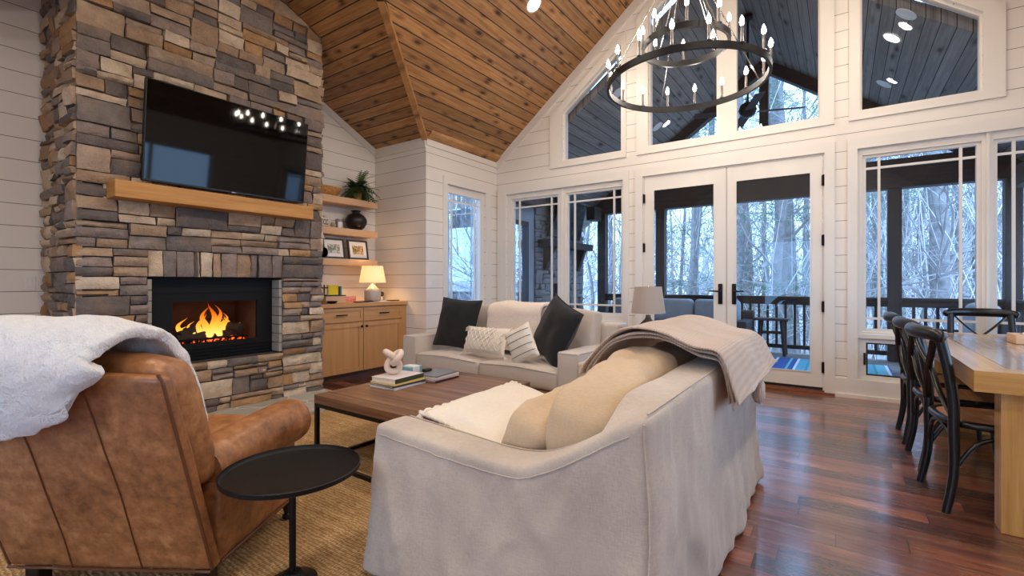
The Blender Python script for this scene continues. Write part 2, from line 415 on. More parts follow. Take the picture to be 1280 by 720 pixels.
# timber boards along the valley and the eaves
m = MB()
for (x0,y0,x1,y1) in ((XW,YC,APX,2.0),(XW,YN,APX,2.0)):
    a = Vector((x0,y0,ZE)); b = Vector((x1,y1,zc(APX))); s = (b-a).cross(Vector((0,0,1))).normalized()
    for d in (s,):
        q = [a-d*.02, a+d*.05, b+d*.05, b-d*.02]
        m.add([p-Vector((0,0,.045)) for p in q]+[p+Vector((0,0,.03)) for p in q], [(0,1,2,3),(7,6,5,4),(0,4,5,1),(1,5,6,2),(2,6,7,3),(3,7,4,0)])
struct('trim_valley_board', m, ceil_wood, uvf=lambda p,n: (p.y*1.5, p.z*.1+.03))
m = MB()
m.prism([(XW+.002,ZE-.02),(XW+.09,zc(XW+.09)-.03),(XW+.10,zc(XW+.10)),(XW+.002,ZE)], lambda a,b: (a,YC+.01,b), lambda a,b: (a,YG-.03,b))
struct('trim_eave_board', m, ceil_wood, uvf=lambda p,n: (p.y, p.x*.4+.02))

# --- walls
def wall_plate(name, outer, holes, axis, at, depth):
    m = MB()
    if axis == 'Y': m.plate(outer, holes, lambda a,b: (a,at,b), lambda a,b: (a,at+depth,b))
    else: m.plate(outer, holes, lambda a,b: (at,a,b), lambda a,b: (at+depth,a,b))
    return struct(name, m, ship)
def rect(a0,a1,b0,b1): return [(a0,b0),(a1,b0),(a1,b1),(a0,b1)]
# openings in the far gable wall
LW = (-4.26,-2.365,.66,2.53); RW = (.13,2.02,.18,2.53); DR = (-2.10,-.15,.02,2.535)
def zg(X): return zc(X)-.386
UW = [[(-3.27,2.915),(-2.39,2.915),(-2.39,zg(-2.39)),(-3.27,zg(-3.27))],
      [(-2.03,2.915),(-.19,2.915),(-.19,zg(-.19)),(RX,zg(RX)),(-2.03,zg(-2.03))],
      [(.15,2.915),(1.047,2.915),(1.047,zg(1.047)),(.15,zg(.15))]]
wall_plate('wall_far', [(XW-T,0),(XR+T,0),(XR+T,zc(XR+T)),(RX,zc(RX)),(XW-T,zc(XW-T))],
           [rect(*LW), rect(*RW), rect(*DR)]+UW, 'Y', YG, T)
WW = (4.80,5.66,.70,2.53)
wall_plate('wall_window_side', rect(YC+T, YG, 0, ZE), [rect(*WW)], 'X', XW, -T)
m = MB(); m.box(XB, XW, YC, YC+T, 0, ZE); struct('wall_alcove', m, ship)
wall_plate('wall_left', [(YN,0),(YC,0),(YC,ZE),(2.0,zx(2.0)),(YN,ZE)], [], 'X', XB, -T)
m = MB(); m.box(XB, XW, YN-T, YN, 0, ZE); struct('wall_alcove_near', m, ship)
m = MB(); m.box(XW-T, XW, YBK, YN-T, 0, ZE); struct('wall_left_near', m, ship)
BKW = [rect(-3.8,-2.5,.6,2.4), rect(-1.9,-.2,.3,2.4)]
wall_plate('wall_back', [(XW-T,0),(XR+T,0),(XR+T,zc(XR+T)),(RX,zc(RX)),(XW-T,zc(XW-T))], BKW, 'Y', YBK, -T)
RTW = [rect(-2.6,-1.2,.5,2.5), rect(2.4,4.6,.6,2.5)]  # unseen openings, added so blue sky light enters from the right
wall_plate('wall_right', rect(YBK, YG, 0, ZE), RTW, 'X', XR, T)

# --- trim boards on the far wall
def trim(name, mb, mat=white_trim): return struct(name, mb, mat)
def frame_y(m, a0,a1,b0,b1, w, y0, y1, sides='lrtb'):
    if 'l' in sides: m.box(a0-w, a0, y0, y1, b0-(w if 'b' in sides else 0), b1+(w if 't' in sides else 0))
    if 'r' in sides: m.box(a1, a1+w, y0, y1, b0-(w if 'b' in sides else 0), b1+(w if 't' in sides else 0))
    if 't' in sides: m.box(a0, a1, y0, y1, b1, b1+w)
    if 'b' in sides: m.box(a0, a1, y0, y1, b0-w, b0)
yt = YG-.022
m = MB()
m.box(-4.42,-4.26,yt,YG,.19,2.64); m.box(-2.365,-2.285,yt,YG,.19,2.64); m.box(-4.26,-2.365,yt,YG,2.53,2.64); m.box(-4.26,-2.365,yt,YG,.19,.66)
trim('trim_1', m)
m = MB(); m.box(-2.20,-2.10,yt,YG,0,2.64); m.box(-.15,-.06,yt,YG,0,2.64); m.box(-2.10,-.15,yt,YG,2.535,2.64); trim('trim_2', m)
m = MB(); m.box(.045,.13,yt,YG,.19,2.64); m.box(2.02,2.15,yt,YG,.19,2.64); m.box(.13,2.02,yt,YG,2.53,2.64); trim('trim_3', m)
m = MB()
for (o, h) in (([(-3.476,2.82),(-2.322,2.82),(-2.322,zc(-2.322)-.27),(-3.476,zc(-3.476)-.25)], UW[0]),
               ([(-2.18,2.82),(-.065,2.82),(-.065,zc(-.065)-.25),(RX,zc(RX)-.25),(-2.18,zc(-2.18)-.25)], UW[1]),
               ([(.058,2.825),(1.19,2.825),(1.19,zc(1.19)-.25),(.058,zc(.058)-.25)], UW[2])):
    m.plate(o, [h], lambda a,b: (a,yt,b), lambda a,b: (a,YG,b))
trim('trim_4', m)
m = MB()   # rake boards under the ceiling
m.prism([(XW,ZE-.13),(RX,zc(RX)-.17),(RX,zc(RX)),(XW,ZE)], lambda a,b: (a,yt-.004,b), lambda a,b: (a,YG,b))
m.prism([(XR,ZE-.13),(RX,zc(RX)-.17),(RX,zc(RX)),(XR,ZE)], lambda a,b: (a,yt-.004,b), lambda a,b: (a,YG,b))
m.prism([(YC,ZE-.1),(2.9,zx(2.9)-.1),(2.9,zx(2.9)),(YC,ZE)], lambda a,b: (XB+.02,a,b), lambda a,b: (XB,a,b))
trim('trim_5', m)
m = MB(); m.box(XB+.02,XW,YC-.018,YC,ZE-.13,ZE); trim('trim_6', m)
m = MB(); m.box(XW,XW+.02,YC,YG-.03,ZE-.10,ZE-.02)
m.box(XW,XW+.02,4.72,4.80,.55,2.63); m.box(XW,XW+.02,5.66,5.80,.55,2.63); m.box(XW,XW+.02,4.80,5.66,2.53,2.63); m.box(XW,XW+.03,4.80,5.66,.62,.70); trim('trim_7', m)
m = MB()
for a,b in ((XW,-2.2),(-.06,XR)):
    m.box(a,b,YG-.024,YG,0,.19); m.box(a,b,YG-.045,YG-.024,0,.035)
struct('baseboard_far', m, white_trim)
m = MB(); m.box(XW,XW+.02,YC,YG-.03,0,.16); struct('baseboard_window_side', m, white_trim)
m = MB(); m.box(XB,XB+.02,YN,1.0,0,.16); struct('baseboard_left', m, white_trim)
# --- windows
muntin_w = .022
def casement(name, x0,x1,z0,z1, g, grid=True, extra=None):
    """one sash set in the far wall; g = glass rectangle"""
    m = MB()
    m.plate(rect(x0,x1,z0,z1), [rect(*g)], lambda a,b: (a,YG+.045,b), lambda a,b: (a,YG+.10,b))
    m.plate(rect(x0,x1,z0,z1), [rect(g[0]-.03,g[1]+.03,g[2]-.03,g[3]+.03)], lambda a,b: (a,YG+.02,b), lambda a,b: (a,YG+.045,b))
    w = struct(name, m, white_trim)
    if grid:
        mm = MB(); d = .105
        for xx in (g[0]+d, g[1]-d): mm.box(xx-muntin_w/2, xx+muntin_w/2, YG+.05, YG+.075, g[2], g[3])
        for zz in ((g[3]-.105,)+((g[2]+d,) if extra is None else extra)): mm.box(g[0], g[1], YG+.052, YG+.073, zz-muntin_w/2, zz+muntin_w/2)
        build('muntin', mm, white_trim, w)
    gm = MB(); gm.box(g[0], g[1], YG+.078, YG+.084, g[2], g[3]); build('pane', gm, glass, w)
    return w
casement('window_1', -4.26,-3.30,.66,2.53, (-4.157,-3.382,.76,2.425))
casement('window_2', -3.29,-2.365,.66,2.53, (-3.213,-2.411,.76,2.425))
casement('window_3', .13,1.08,.63,2.53, (.20,1.012,.705,2.435))
casement('window_4', 1.08,2.02,.63,2.53, (1.148,1.95,.705,2.435))
m = MB(); m.box(-3.305,-3.285,YG,YG+.045,.66,2.53); m.box(1.07,1.09,YG,YG+.045,.18,2.53); m.box(.13,2.02,YG,YG+.045,.61,.65); trim('trim_8', m)
for nm, a0, a1 in (('window_5', .13, 1.08), ('window_6', 1.08, 2.02)):   # low awning sashes
    m = MB(); g = (a0+.07, a1-.068, .235, .565)
    m.plate(rect(a0,a1,.18,.63), [rect(*g)], lambda a,b: (a,YG+.03,b), lambda a,b: (a,YG+.1,b)); w = struct(nm, m, white_trim)
    f = MB(); f.plate(rect(*g), [rect(g[0]+.014,g[1]-.014,g[2]+.014,g[3]-.014)], lambda a,b: (a,YG+.035,b), lambda a,b: (a,YG+.06,b))
    f.box(g[0]-.022,g[0]-.002,YG+.015,YG+.035,.34,.46); build('screen_frame', f, black_plastic, w, label='black screen frame')
    gm = MB(); gm.box(g[0], g[1], YG+.078, YG+.084, g[2], g[3]); build('pane', gm, glass, w)
for i, (h, cuts) in enumerate(((UW[0],[]), (UW[1],[(-1.219,-1.002)]), (UW[2],[]))):
    m = MB(); ins = []
    c = (sum(p[0] for p in h)/len(h), sum(p[1] for p in h)/len(h))
    xs0, xs1 = min(p[0] for p in h), max(p[0] for p in h)
    def glassring(a0, a1):
        f = lambda X: zg(X)-.025
        R_ = [(a0,2.93),(a1,2.93),(a1,f(a1))]+([(RX,f(RX))] if a0 < RX < a1 else [])+[(a0,f(a0))]
        return R_
    segs = [(xs0+.018, xs1-.018)] if not cuts else [(xs0+.018, -1.219), (-1.002, xs1-.018)]
    rings = [glassring(*s_) for s_ in segs]
    m.plate(h, rings, lambda a,b: (a,YG+.03,b), lambda a,b: (a,YG+.11,b))
    w = struct('window_%d' % (7+i), m, white_trim)
    for R_ in rings:
        gm = MB(); gm.prism(R_, lambda a,b: (a,YG+.07,b), lambda a,b: (a,YG+.076,b)); build('pane', gm, glass, w)
# window in the window-side wall
m = MB(); g = (4.858,5.565,.80,2.425)
m.plate(rect(4.80,5.66,.70,2.53), [rect(*g)], lambda a,b: (XW-.03,a,b), lambda a,b: (XW-.10,a,b)); w = struct('window_10', m, white_trim)
mm = MB()
for yy in (g[0]+.1, g[1]-.1): mm.box(XW-.07,XW-.05,yy-.011,yy+.011,g[2],g[3])
for zz in (g[3]-.105, g[2]+.1): mm.box(XW-.068,XW-.052,g[0],g[1],zz-.011,zz+.011)
build('muntin', mm, white_trim, w); gm = MB(); gm.box(XW-.084,XW-.078,g[0],g[1],g[2],g[3]); build('pane', gm, glass, w)
# French doors
DT = wood('door_threshold', (150,92,62), (120,70,46), (84,46,30), rough=.5)
for nm, a0, a1, g, side in (('door_1', -2.082,-1.112,(-1.972,-1.236,.215,2.355), 1), ('door_2', -1.098,-.168,(-1.011,-.268,.215,2.355), -1)):
    m = MB(); m.plate(rect(a0,a1,.065,2.518), [rect(*g)], lambda a,b: (a,YG+.012,b), lambda a,b: (a,YG+.06,b)); w = struct(nm, m, white_trim)
    b = MB(); b.plate(rect(g[0],g[1],g[2],g[3]), [rect(g[0]+.012,g[1]-.012,g[2]+.012,g[3]-.012)], lambda a,b: (a,YG+.006,b), lambda a,b: (a,YG+.012,b)); build('glazing_bead', b, white_trim, w)
    gm = MB(); gm.box(g[0], g[1], YG+.033, YG+.039, g[2], g[3]); build('pane', gm, glass, w)
    hx = a1-.06 if side == 1 else a0+.075
    h = MB(); h.rbox(hx-.024,hx+.024,YG-.004,YG+.012,.92,1.16,.012)
    h.tube([(hx,YG+.0,1.07),(hx,YG-.05,1.07)], .011, 8); h.tube([(hx,YG-.048,1.07),(hx-.11*side,YG-.052,1.075)], [.011,.008], 8)
    build('door_handle', h, oil_bronze, w, smooth=40, label='black lever handle on long back plate')
    ex = a0-.008 if side == 1 else a1+.008
    for zz in (.28,.92,1.62,2.25):
        h = MB(); h.box(ex-.016,ex+.016,YG-.006,YG+.012,zz-.055,zz+.055); h.tube([(ex,YG-.008,zz-.058),(ex,YG-.008,zz+.058)], .008, 8); build('hinge', h, oil_bronze, w, label='black hinge')
m = MB(); m.box(-2.10,-.15,YG+.005,YG+.1,2.519,2.535); m.box(-1.112,-1.098,YG+.03,YG+.07,.065,2.518); m.box(-2.10,-2.084,YG+.01,YG+.1,.02,2.535); m.box(-.166,-.15,YG+.01,YG+.1,.02,2.535); trim('trim_9', m)
m = MB(); m.box(-2.10,-.15,YG-.0,YG+.15,.0,.035); m.box(-2.2,-.06,YG-.05,YG-.001,0,.022); struct('door_threshold_trim', m, DT, grain='X')
m = MB(); m.box(-2.10,-.15,YG+.02,YG+.06,.036,.064); struct('door_sweep_trim', m, black_plastic)
# windows out of view; the right-wall pair is added to let sky light in
def simple_win(nm, ring, axis, at, out):
    m = MB(); a0,a1 = ring[0][0], ring[1][0]; b0,b1 = ring[0][1], ring[2][1]
    holes = [rect(a0+.06,(a0+a1)/2-.03,b0+.06,b1-.06), rect((a0+a1)/2+.03,a1-.06,b0+.06,b1-.06)]
    if axis == 'Y': m.plate(ring, holes, lambda a,b: (a,at+out*.04,b), lambda a,b: (a,at+out*.1,b))
    else: m.plate(ring, holes, lambda a,b: (at+out*.04,a,b), lambda a,b: (at+out*.1,a,b))
    struct(nm, m, white_trim)
for i, r_ in enumerate(BKW): simple_win('window_%d' % (11+i), r_, 'Y', YBK, -1)
for i, r_ in enumerate(RTW): simple_win('window_%d' % (13+i), r_, 'X', XR, 1)

# ------------------------------------------------------------------ stone fireplace
XF, FY0, FY1 = -4.62, 1.02, 2.975
OP = (1.44, 2.56, .475, 1.22)
fp = thing('stone_fireplace', 'stacked ledgestone chimney breast with burning fire and thick timber mantel', 'fireplace', ((XB+XF)/2, 2.0, 0))
rng = random.Random(11)
def stone_block(m, mp, s0,s1,z0,z1, d):
    g = .0045; s0 += g; s1 -= g; z0 += g; z1 -= g
    w, h = s1-s0, z1-z0
    if w < .02 or h < .02: return
    nx = max(3, int(w/.05)); ny = max(3, int(h/.04)); vs = []; fs = []; sd = rng.random()*50
    tilt = rng.uniform(-.012,.012); tilt2 = rng.uniform(-.012,.012)
    for j in range(ny+1):
        for i in range(nx+1):
            a, b = i/nx, j/ny; e = min(i, nx-i, j, ny-j)
            s = s0+a*w; z = z0+b*h
            n1 = noise.noise(Vector((s*14+sd, z*14, sd))); n2 = noise.noise(Vector((s*38, z*38+sd, 3)))
            dd = d+.013*n1+.010*n2+tilt*(a-.5)*2+tilt2*(b-.5)*2
            if e == 0:
                dd -= .018+.005*n2
                s += .006*n1; z += .004*noise.noise(Vector((s*17, z*21, sd+9)))
            vs.append(mp(s, z, dd))
    W = nx+1
    fs = [(j*W+i, j*W+i+1, (j+1)*W+i+1, (j+1)*W+i) for j in range(ny) for i in range(nx)]
    ring = list(range(nx))+[j*W+nx for j in range(ny)]+[ny*W+i for i in range(nx,0,-1)]+[j*W for j in range(ny,0,-1)]
    n0 = len(vs)
    co = {}
    for k in ring:
        j, i = divmod(k, W); a, b = i/nx, j/ny
        co[k] = len(vs); vs.append(mp(s0+a*w, z0+b*h, -.02))
    for a, b in zip(ring, ring[1:]+ring[:1]): fs.append((b, a, co[a], co[b]))
    m.add(vs, fs)
def ashlar(m, mp, s0,s1,z0,z1, big=1.0, jog=True):
    z = z0
    while z < z1-.01:
        H = rng.uniform(.15,.27)*big
        if z1-z-H < .09: H = z1-z
        s = s0
        while s < s1-.01:
            Wd = rng.uniform(.18,.5)*big
            if s1-s-Wd < .1: Wd = s1-s
            k = rng.random(); parts = [H]
            if H > .2*big and k < .25: f = rng.uniform(.25,.4); f2 = rng.uniform(.3,.4); parts = [H*f, H*f2, H*(1-f-f2)]
            elif k < .85: f = rng.uniform(.3,.7); parts = [H*f, H*(1-f)]
            zz = z
            for h in parts:
                if Wd > .3*big and rng.random() < .62:
                    f = rng.uniform(.3,.7)
                    stone_block(m, mp, s, s+Wd*f, zz, zz+h, rng.uniform(.034,.066)); stone_block(m, mp, s+Wd*f, s+Wd, zz, zz+h, rng.uniform(.034,.066))
                else: stone_block(m, mp, s, s+Wd, zz, zz+h, rng.uniform(.034,.066))
                zz += h
            s += Wd
        z += H
m = MB()
fr = lambda s,z,d: (XF+d, s, min(z, zx(s)-.004))
ashlar(m, fr, FY0-.02, OP[0], 0, 1.22, .8); ashlar(m, fr, OP[1], FY1+.02, 0, 1.22, .8)
ashlar(m, fr, OP[0], OP[1], 0, OP[2]-.07, .85)
s = OP[0]-.0
while s < OP[1]-.02:   # flat sill stones, then the soldier course over the opening
    Wd = rng.uniform(.15,.32); Wd = Wd if OP[1]-s-Wd > .1 else OP[1]-s; stone_block(m, fr, s, s+Wd, OP[2]-.07, OP[2], .055); s += Wd
s = OP[0]
while s < OP[1]-.02:
    Wd = rng.choice((.05,.07,.1,.13)); Wd = Wd if OP[1]-s-Wd > .05 else OP[1]-s; stone_block(m, fr, s, s+Wd, 1.22, 1.44, rng.uniform(.035,.055)); s += Wd
ashlar(m, fr, FY0-.02, OP[0], 1.22, 1.44, .8); ashlar(m, fr, OP[1], FY1+.02, 1.22, 1.44, .8)
ashlar(m, fr, FY0-.02, FY1+.02, 1.44, 4.27)
ashlar(m, lambda s,z,d: (s, FY0-d, z), XB+.01, XF+.02, 0, 3.72, .8)
ashlar(m, lambda s,z,d: (-s, FY1+d, z), -XF-.02, -XB-.01, 0, 3.72, .8)
build('stone_cladding', m, stone, fp, smooth=35)
m = MB()
m.box(XB+.01,XF,FY0,OP[0],0,3.75); m.box(XB+.01,XF,OP[1],FY1,0,3.75); m.box(XB+.01,XF,OP[0],OP[1],0,OP[2]); m.box(XB+.01,XF,OP[0],OP[1],OP[3],3.75); m.prism([(FY0,3.75),(FY1,3.75),(FY1,zx(FY1)-.006),(2.0,zx(2.0)-.006),(FY0,zx(FY0)-.006)], lambda a,b: (XB+.01,a,b), lambda a,b: (XF,a,b))
build('mortar_core', m, mortar, fp)
# grey tile returns inside the opening
tile = plain('grey_brick_return', (150,144,134), .8, var=.12, bump=.4)
for y0, y1 in ((OP[0], OP[0]+.03), (OP[1]-.03, OP[1])):
    m = MB()
    for k in range(8):
        z0 = OP[2]+.09*k+.01; m.rbox(XF-.14,XF+.015,y0,y1,z0,min(z0+.085,OP[3]),.004)
    build('tile_return', m, tile, fp)
# firebox insert
fb_black = plain('firebox_black', (8,8,8), .6, Specular_IOR_Level=.25)
m = MB(); x1 = XF-.12
m.plate(rect(OP[0]+.03,OP[1]-.03,OP[2],OP[3]), [rect(1.66,2.38,.63,1.0)], lambda a,b: (x1,a,b), lambda a,b: (x1-.03,a,b))
m.box(x1,x1+.012,1.50,2.50,1.08,1.10); m.box(x1,x1+.012,1.50,2.50,1.14,1.16)
for k in range(4): m.box(x1,x1+.015,1.50,2.50,.49+.03*k,.505+.03*k)
fbx = build('firebox', m, fb_black, fp, label='black metal firebox surround')
fbrick = plain('firebox_brick', (104,70,46), .9, var=.3, scale=14, bump=.5, bscale=30)
m = MB(); xb = XF-.62
m.box(xb-.03,xb,1.62,2.42,.58,1.06); m.box(xb,x1-.03,1.60,1.64,.58,1.06); m.box(xb,x1-.03,2.40,2.44,.58,1.06); m.box(xb,x1-.03,1.6,2.44,1.05,1.08); m.box(xb,x1-.03,1.6,2.44,.56,.585)
for k in range(5): m.box(xb,xb+.006,1.64,2.40,.66+.075*k,.725+.075*k)
build('firebrick_lining', m, fbrick, fbx)
m = MB()
for k in range(9): m.tube([(x1-.42,1.75+.065*k,.60),(x1-.08,1.75+.065*k,.60),(x1-.05,1.75+.065*k,.66)], .008, 6)
m.tube([(x1-.07,1.70,.655),(x1-.07,2.33,.655)], .009, 6)
build('fire_grate', m, fb_black, fp)
bark = plain('charred_log', (52,38,30), .95, var=.5, scale=20, bump=1, bscale=40)
for (a, b, r_) in (((x1-.14,1.74,.66),(x1-.22,2.34,.68),.045), ((x1-.30,1.72,.66),(x1-.32,2.30,.66),.05), ((x1-.14,1.76,.70),(x1-.33,2.10,.79),.034), ((x1-.12,2.28,.72),(x1-.34,2.18,.76),.045)):
    m = MB(); A, B = Vector(a), Vector(b)
    m.tube([A.lerp(B,t/8)+Vector((0,0,.008*sin(t*2.1))) for t in range(9)], [r_*(1+.1*sin(t*3+r_*99)) for t in range(9)], 10)
    build('log', m, bark, fp, smooth=50)
ember = NT('glowing_embers'); en = ember.noise(ember.obj(), 45, 3)
ember.base((.02,.01,.008,1), .9, 0, None, Emission_Color=C4((255,84,20)), Emission_Strength=ember.n('MapRange', j0=en, j1=.5, j2=.68, j3=0, j4=5).outputs[0])
m = MB()
for k in range(70):
    c = Vector((x1-rng.uniform(.08,.4), rng.uniform(1.72,2.34), .61+rng.uniform(0,.035))); q = rng.uniform(.012,.026)
    m.rbox(c.x-q,c.x+q,c.y-q*1.3,c.y+q*1.3,c.z-q*.7,c.z+q*.7,.006)
e_ = build('ember_bed', m, ember.m, fp, label='glowing red embers'); e_['kind'] = 'stuff'
fl = NT('fire_flame'); zz = fl.n('SeparateXYZ', j0=fl.pos()).outputs[2]
hz = fl.n('MapRange', j0=zz, j1=.64, j2=.98, j3=0, j4=1).outputs[0]
fcol = fl.ramp(hz, [(0,(255,214,120)),(.35,(255,176,60)),(.7,(255,120,26)),(1,(200,60,10))])
fem = fl.n('Emission', i_Color=fcol, i_Strength=fl.n('MapRange', j0=hz, j1=0, j2=1, j3=2.2, j4=.7).outputs[0]); ftr = fl.n('BsdfTransparent')
lw = fl.n('LayerWeight', i_Blend=.5); ff = fl.n('MapRange', j0=lw.outputs['Facing'], j1=.25, j2=.85, j3=.95, j4=.0).outputs[0]
fmx = fl.n('MixShader', j0=ff, j1=ftr, j2=fem); fl.t.links.new(fmx.outputs[0], fl.out.inputs['Surface'])
for (y, h, r_, dx) in ((1.79,.19,.034,-.16),(1.83,.11,.03,-.2),(1.90,.15,.03,-.24),(1.96,.22,.034,-.2),(2.02,.29,.042,-.24),(2.07,.33,.045,-.22),(2.12,.30,.042,-.25),(2.16,.22,.036,-.2),(2.22,.19,.034,-.24),(2.27,.12,.028,-.2),(2.0,.14,.045,-.14),(2.10,.17,.05,-.16)):
    m = MB(); n = 14; ph = rng.uniform(0,6); pts = []; rr = []
    for i in range(n+1):
        t = i/n; pts.append((x1+dx+.02*sin(ph+t*5)*t, y+.05*sin(ph*1.7+t*6)*t, .66+h*t)); rr.append(r_*(sin(pi*min(1,t*.8+.22))**.8)*(1-t)**.55+.0008)
    m.tube(pts, rr, 9, flat=.6); build('flame', m, fl.m, fp, smooth=80, label='orange flame tongue')
# mantel
m = MB(); m.rbox(XF+.0,-4.40,1.176,2.776,1.813,1.943,.006)
build('mantel', m, beam_wood, fp, grain='Y', label='thick honey-coloured timber mantel')
pale_mortar = plain('pale_mortar', (196,184,166), .9)
for y0 in (1.16, 2.777): m = MB(); m.box(XF+.0,XF+.03,y0,y0+.015,1.79,1.97); build('mortar_joint', m, pale_mortar, fp)
m = MB(); m.box(XF+.03,-3.86,.95,3.02,.0,.028); build('hearth', m, flag, fp, label='flush pale flagstone hearth')
# ------------------------------------------------------------------ television
tv = thing('television', 'large black flat screen television tilted forward above the timber mantel', 'television', (-4.50,2.05,1.98))
ang = math.atan2(.085,.79); R_ = Matrix.Translation((-4.485,2.045,1.975)) @ Matrix.Rotation(ang, 4, 'Y')
m = MB(); m.rbox(-.045,0,-.677,.677,0,.795,.006,M=R_); build('cabinet', m, black_plastic, tv, local=False)
m = MB(); m.box(.0,.0025,-.668,.668,.018,.787,M=R_); build('screen', m, black_gloss, tv)
m = MB(); m.box(.001,.004,-.018,.018,.005,.012,M=R_); build('logo_badge', m, chrome, tv)
m = MB(); m.box(-.075,-.045,-.25,.25,.2,.6,M=R_); build('wall_bracket', m, black_metal, tv)

# ------------------------------------------------------------------ left wall switch, alcove thermostat switch
plastic_white = plain('switch_plate_plastic', (226,222,216), .35, var=.02)
def switch(axis, c, label, two=False):
    t = thing('light_switch', label, 'light switch', c)
    m = MB(); k = MB(); w_ = .058 if two else .037
    if axis == 'X':
        m.rbox(c[0],c[0]+.007,c[1]-w_,c[1]+w_,c[2]-.058,c[2]+.058,.003)
        for q in ((-.023,.023) if two else (0,)): k.rbox(c[0]+.007,c[0]+.012,c[1]+q-.016,c[1]+q+.016,c[2]-.033,c[2]+.033,.002)
    build('plate', m, plastic_white, t); build('rocker', k, plastic_white, t)
switch('X', (XB,.905,1.17), 'white rocker light switch on the shiplap wall left of the fireplace')
switch('X', (XW,4.54,1.17), 'white double light switch on shiplap wall beside the narrow window', True)

# ------------------------------------------------------------------ alcove cabinet
CX0, CX1 = XB+.01, -4.82
CY0, CY1 = 3.062, YC-.005
cab = thing('base_cabinet', 'maple alcove cabinet with two drawers above two doors beside the fireplace', 'cabinet', ((CX0+CX1)/2,(CY0+CY1)/2,0))
m = MB(); m.box(CX0,CX1-.02,CY0,CY1,.095,.88); m.box(CX1-.02,CX1,4.325,CY1,.095,.88); m.box(CX1-.02,CX1,CY0,3.072,.095,.88)
build('carcass', m, cab_wood, cab, grain='Z')
m = MB(); m.box(CX0,CX1-.08,CY0,CY1,0,.095); build('toe_kick', m, dark_wood, cab, grain='Y')
m = MB(); m.rbox(CX0,CX1+.03,CY0,CY1,.88,.925,.004); build('countertop', m, cab_wood, cab, grain='Y')
def shaker(par, nm, y0,y1,z0,z1, fw, x):
    m = MB(); m.plate(rect(y0,y1,z0,z1), [rect(y0+fw,y1-fw,z0+fw,z1-fw)], lambda a,b: (x,a,b), lambda a,b: (x+.02,a,b)); m.box(x,x+.009,y0+fw,y1-fw,z0+fw,z1-fw)
    return build(nm, m, cab_wood, par, grain='Z' if z1-z0 > .3 else 'Y')
mid = 3.705
for y0,y1 in ((3.075,mid-.006),(mid+.006,4.32)):
    d = shaker(cab, 'drawer', y0,y1,.705,.868,.035, CX1-.016)
    yc_ = (y0+y1)/2; h = MB(); h.box(CX1+.02,CX1+.032,yc_-.075,yc_+.075,.782,.796); h.box(CX1+.004,CX1+.02,yc_-.06,yc_-.05,.784,.794); h.box(CX1+.004,CX1+.02,yc_+.05,yc_+.06,.784,.794); build('drawer_pull', h, black_metal, d)
    d = shaker(cab, 'door', y0,y1,.10,.69,.055, CX1-.016)
    kx = y1-.03 if y0 < 3.5 else y0+.03
    h = MB(); h.lathe([(.006,0),(.006,.014),(.015,.016),(.016,.026),(.010,.032)], 12, M=Matrix.Translation((CX1+.004,kx,.64)) @ Matrix.Rotation(pi/2,4,'Y')); build('knob', h, black_metal, d, smooth=50)
# ------------------------------------------------------------------ floating shelves
for z0, z1, w_ in ((2.178,2.262,'topmost'),(1.782,1.866,'middle'),(1.392,1.476,'lowest')):
    m = MB(); m.rbox(XB+.001,-5.20,3.065,4.232,z0,z1,.003)
    solo('floating_shelf', m, shelf_wood, {'topmost':'topmost maple floating shelf in alcove, holding the fern','middle':'middle maple floating shelf in alcove, holding the round black vase','lowest':'lowest maple floating shelf in alcove, holding two picture frames'}[w_], 'shelf', 'floating shelves in the alcove', grain='Y')
# things on the top shelf
wk = NT('woven_rattan'); o_ = wk.obj(); wv = wk.n('TexWave', bands_direction='Z', i_Scale=40, i_Distortion=3); wk.set(wv.inputs['Vector'], o_); vv = wk.noise(o_, 60, 3)
rattan = wk.base(wk.ramp(wk.math('MULTIPLY_ADD', vv, .6, wk.math('MULTIPLY', wv.outputs['Fac'], .4)), [(.3,(120,66,24)),(.5,(196,134,62)),(.75,(232,184,108))]), .8, 0, vv, .8, .01)
m = MB(); m.lathe([(.16,0),(.17,.004),(.235,.10),(.24,.112),(.23,.112),(.165,.014),(.0,.012)], 32, (-5.325,3.50,2.263), sx=.55)
solo('woven_basket', m, rattan, 'low woven rattan bowl on the topmost alcove shelf', 'basket', smooth=50)
pot = thing('potted_fern', 'leafy green fern in a terracotta pot on the topmost shelf', 'plant', (-5.30,3.98,2.263))
terra = plain('terracotta', (196,136,72), .7, var=.12, bump=.2)
m = MB(); m.lathe([(.045,0),(.05,.0),(.062,.11),(.066,.11),(.066,.135),(.058,.135),(.056,.11),(.0,.108)], 24, (-5.30,3.98,2.263)); build('pot', m, terra, pot, smooth=40)
leafm = plain('fern_leaf', (66,92,48), .55, var=.45, scale=14)
m = MB(); rg = random.Random(5)
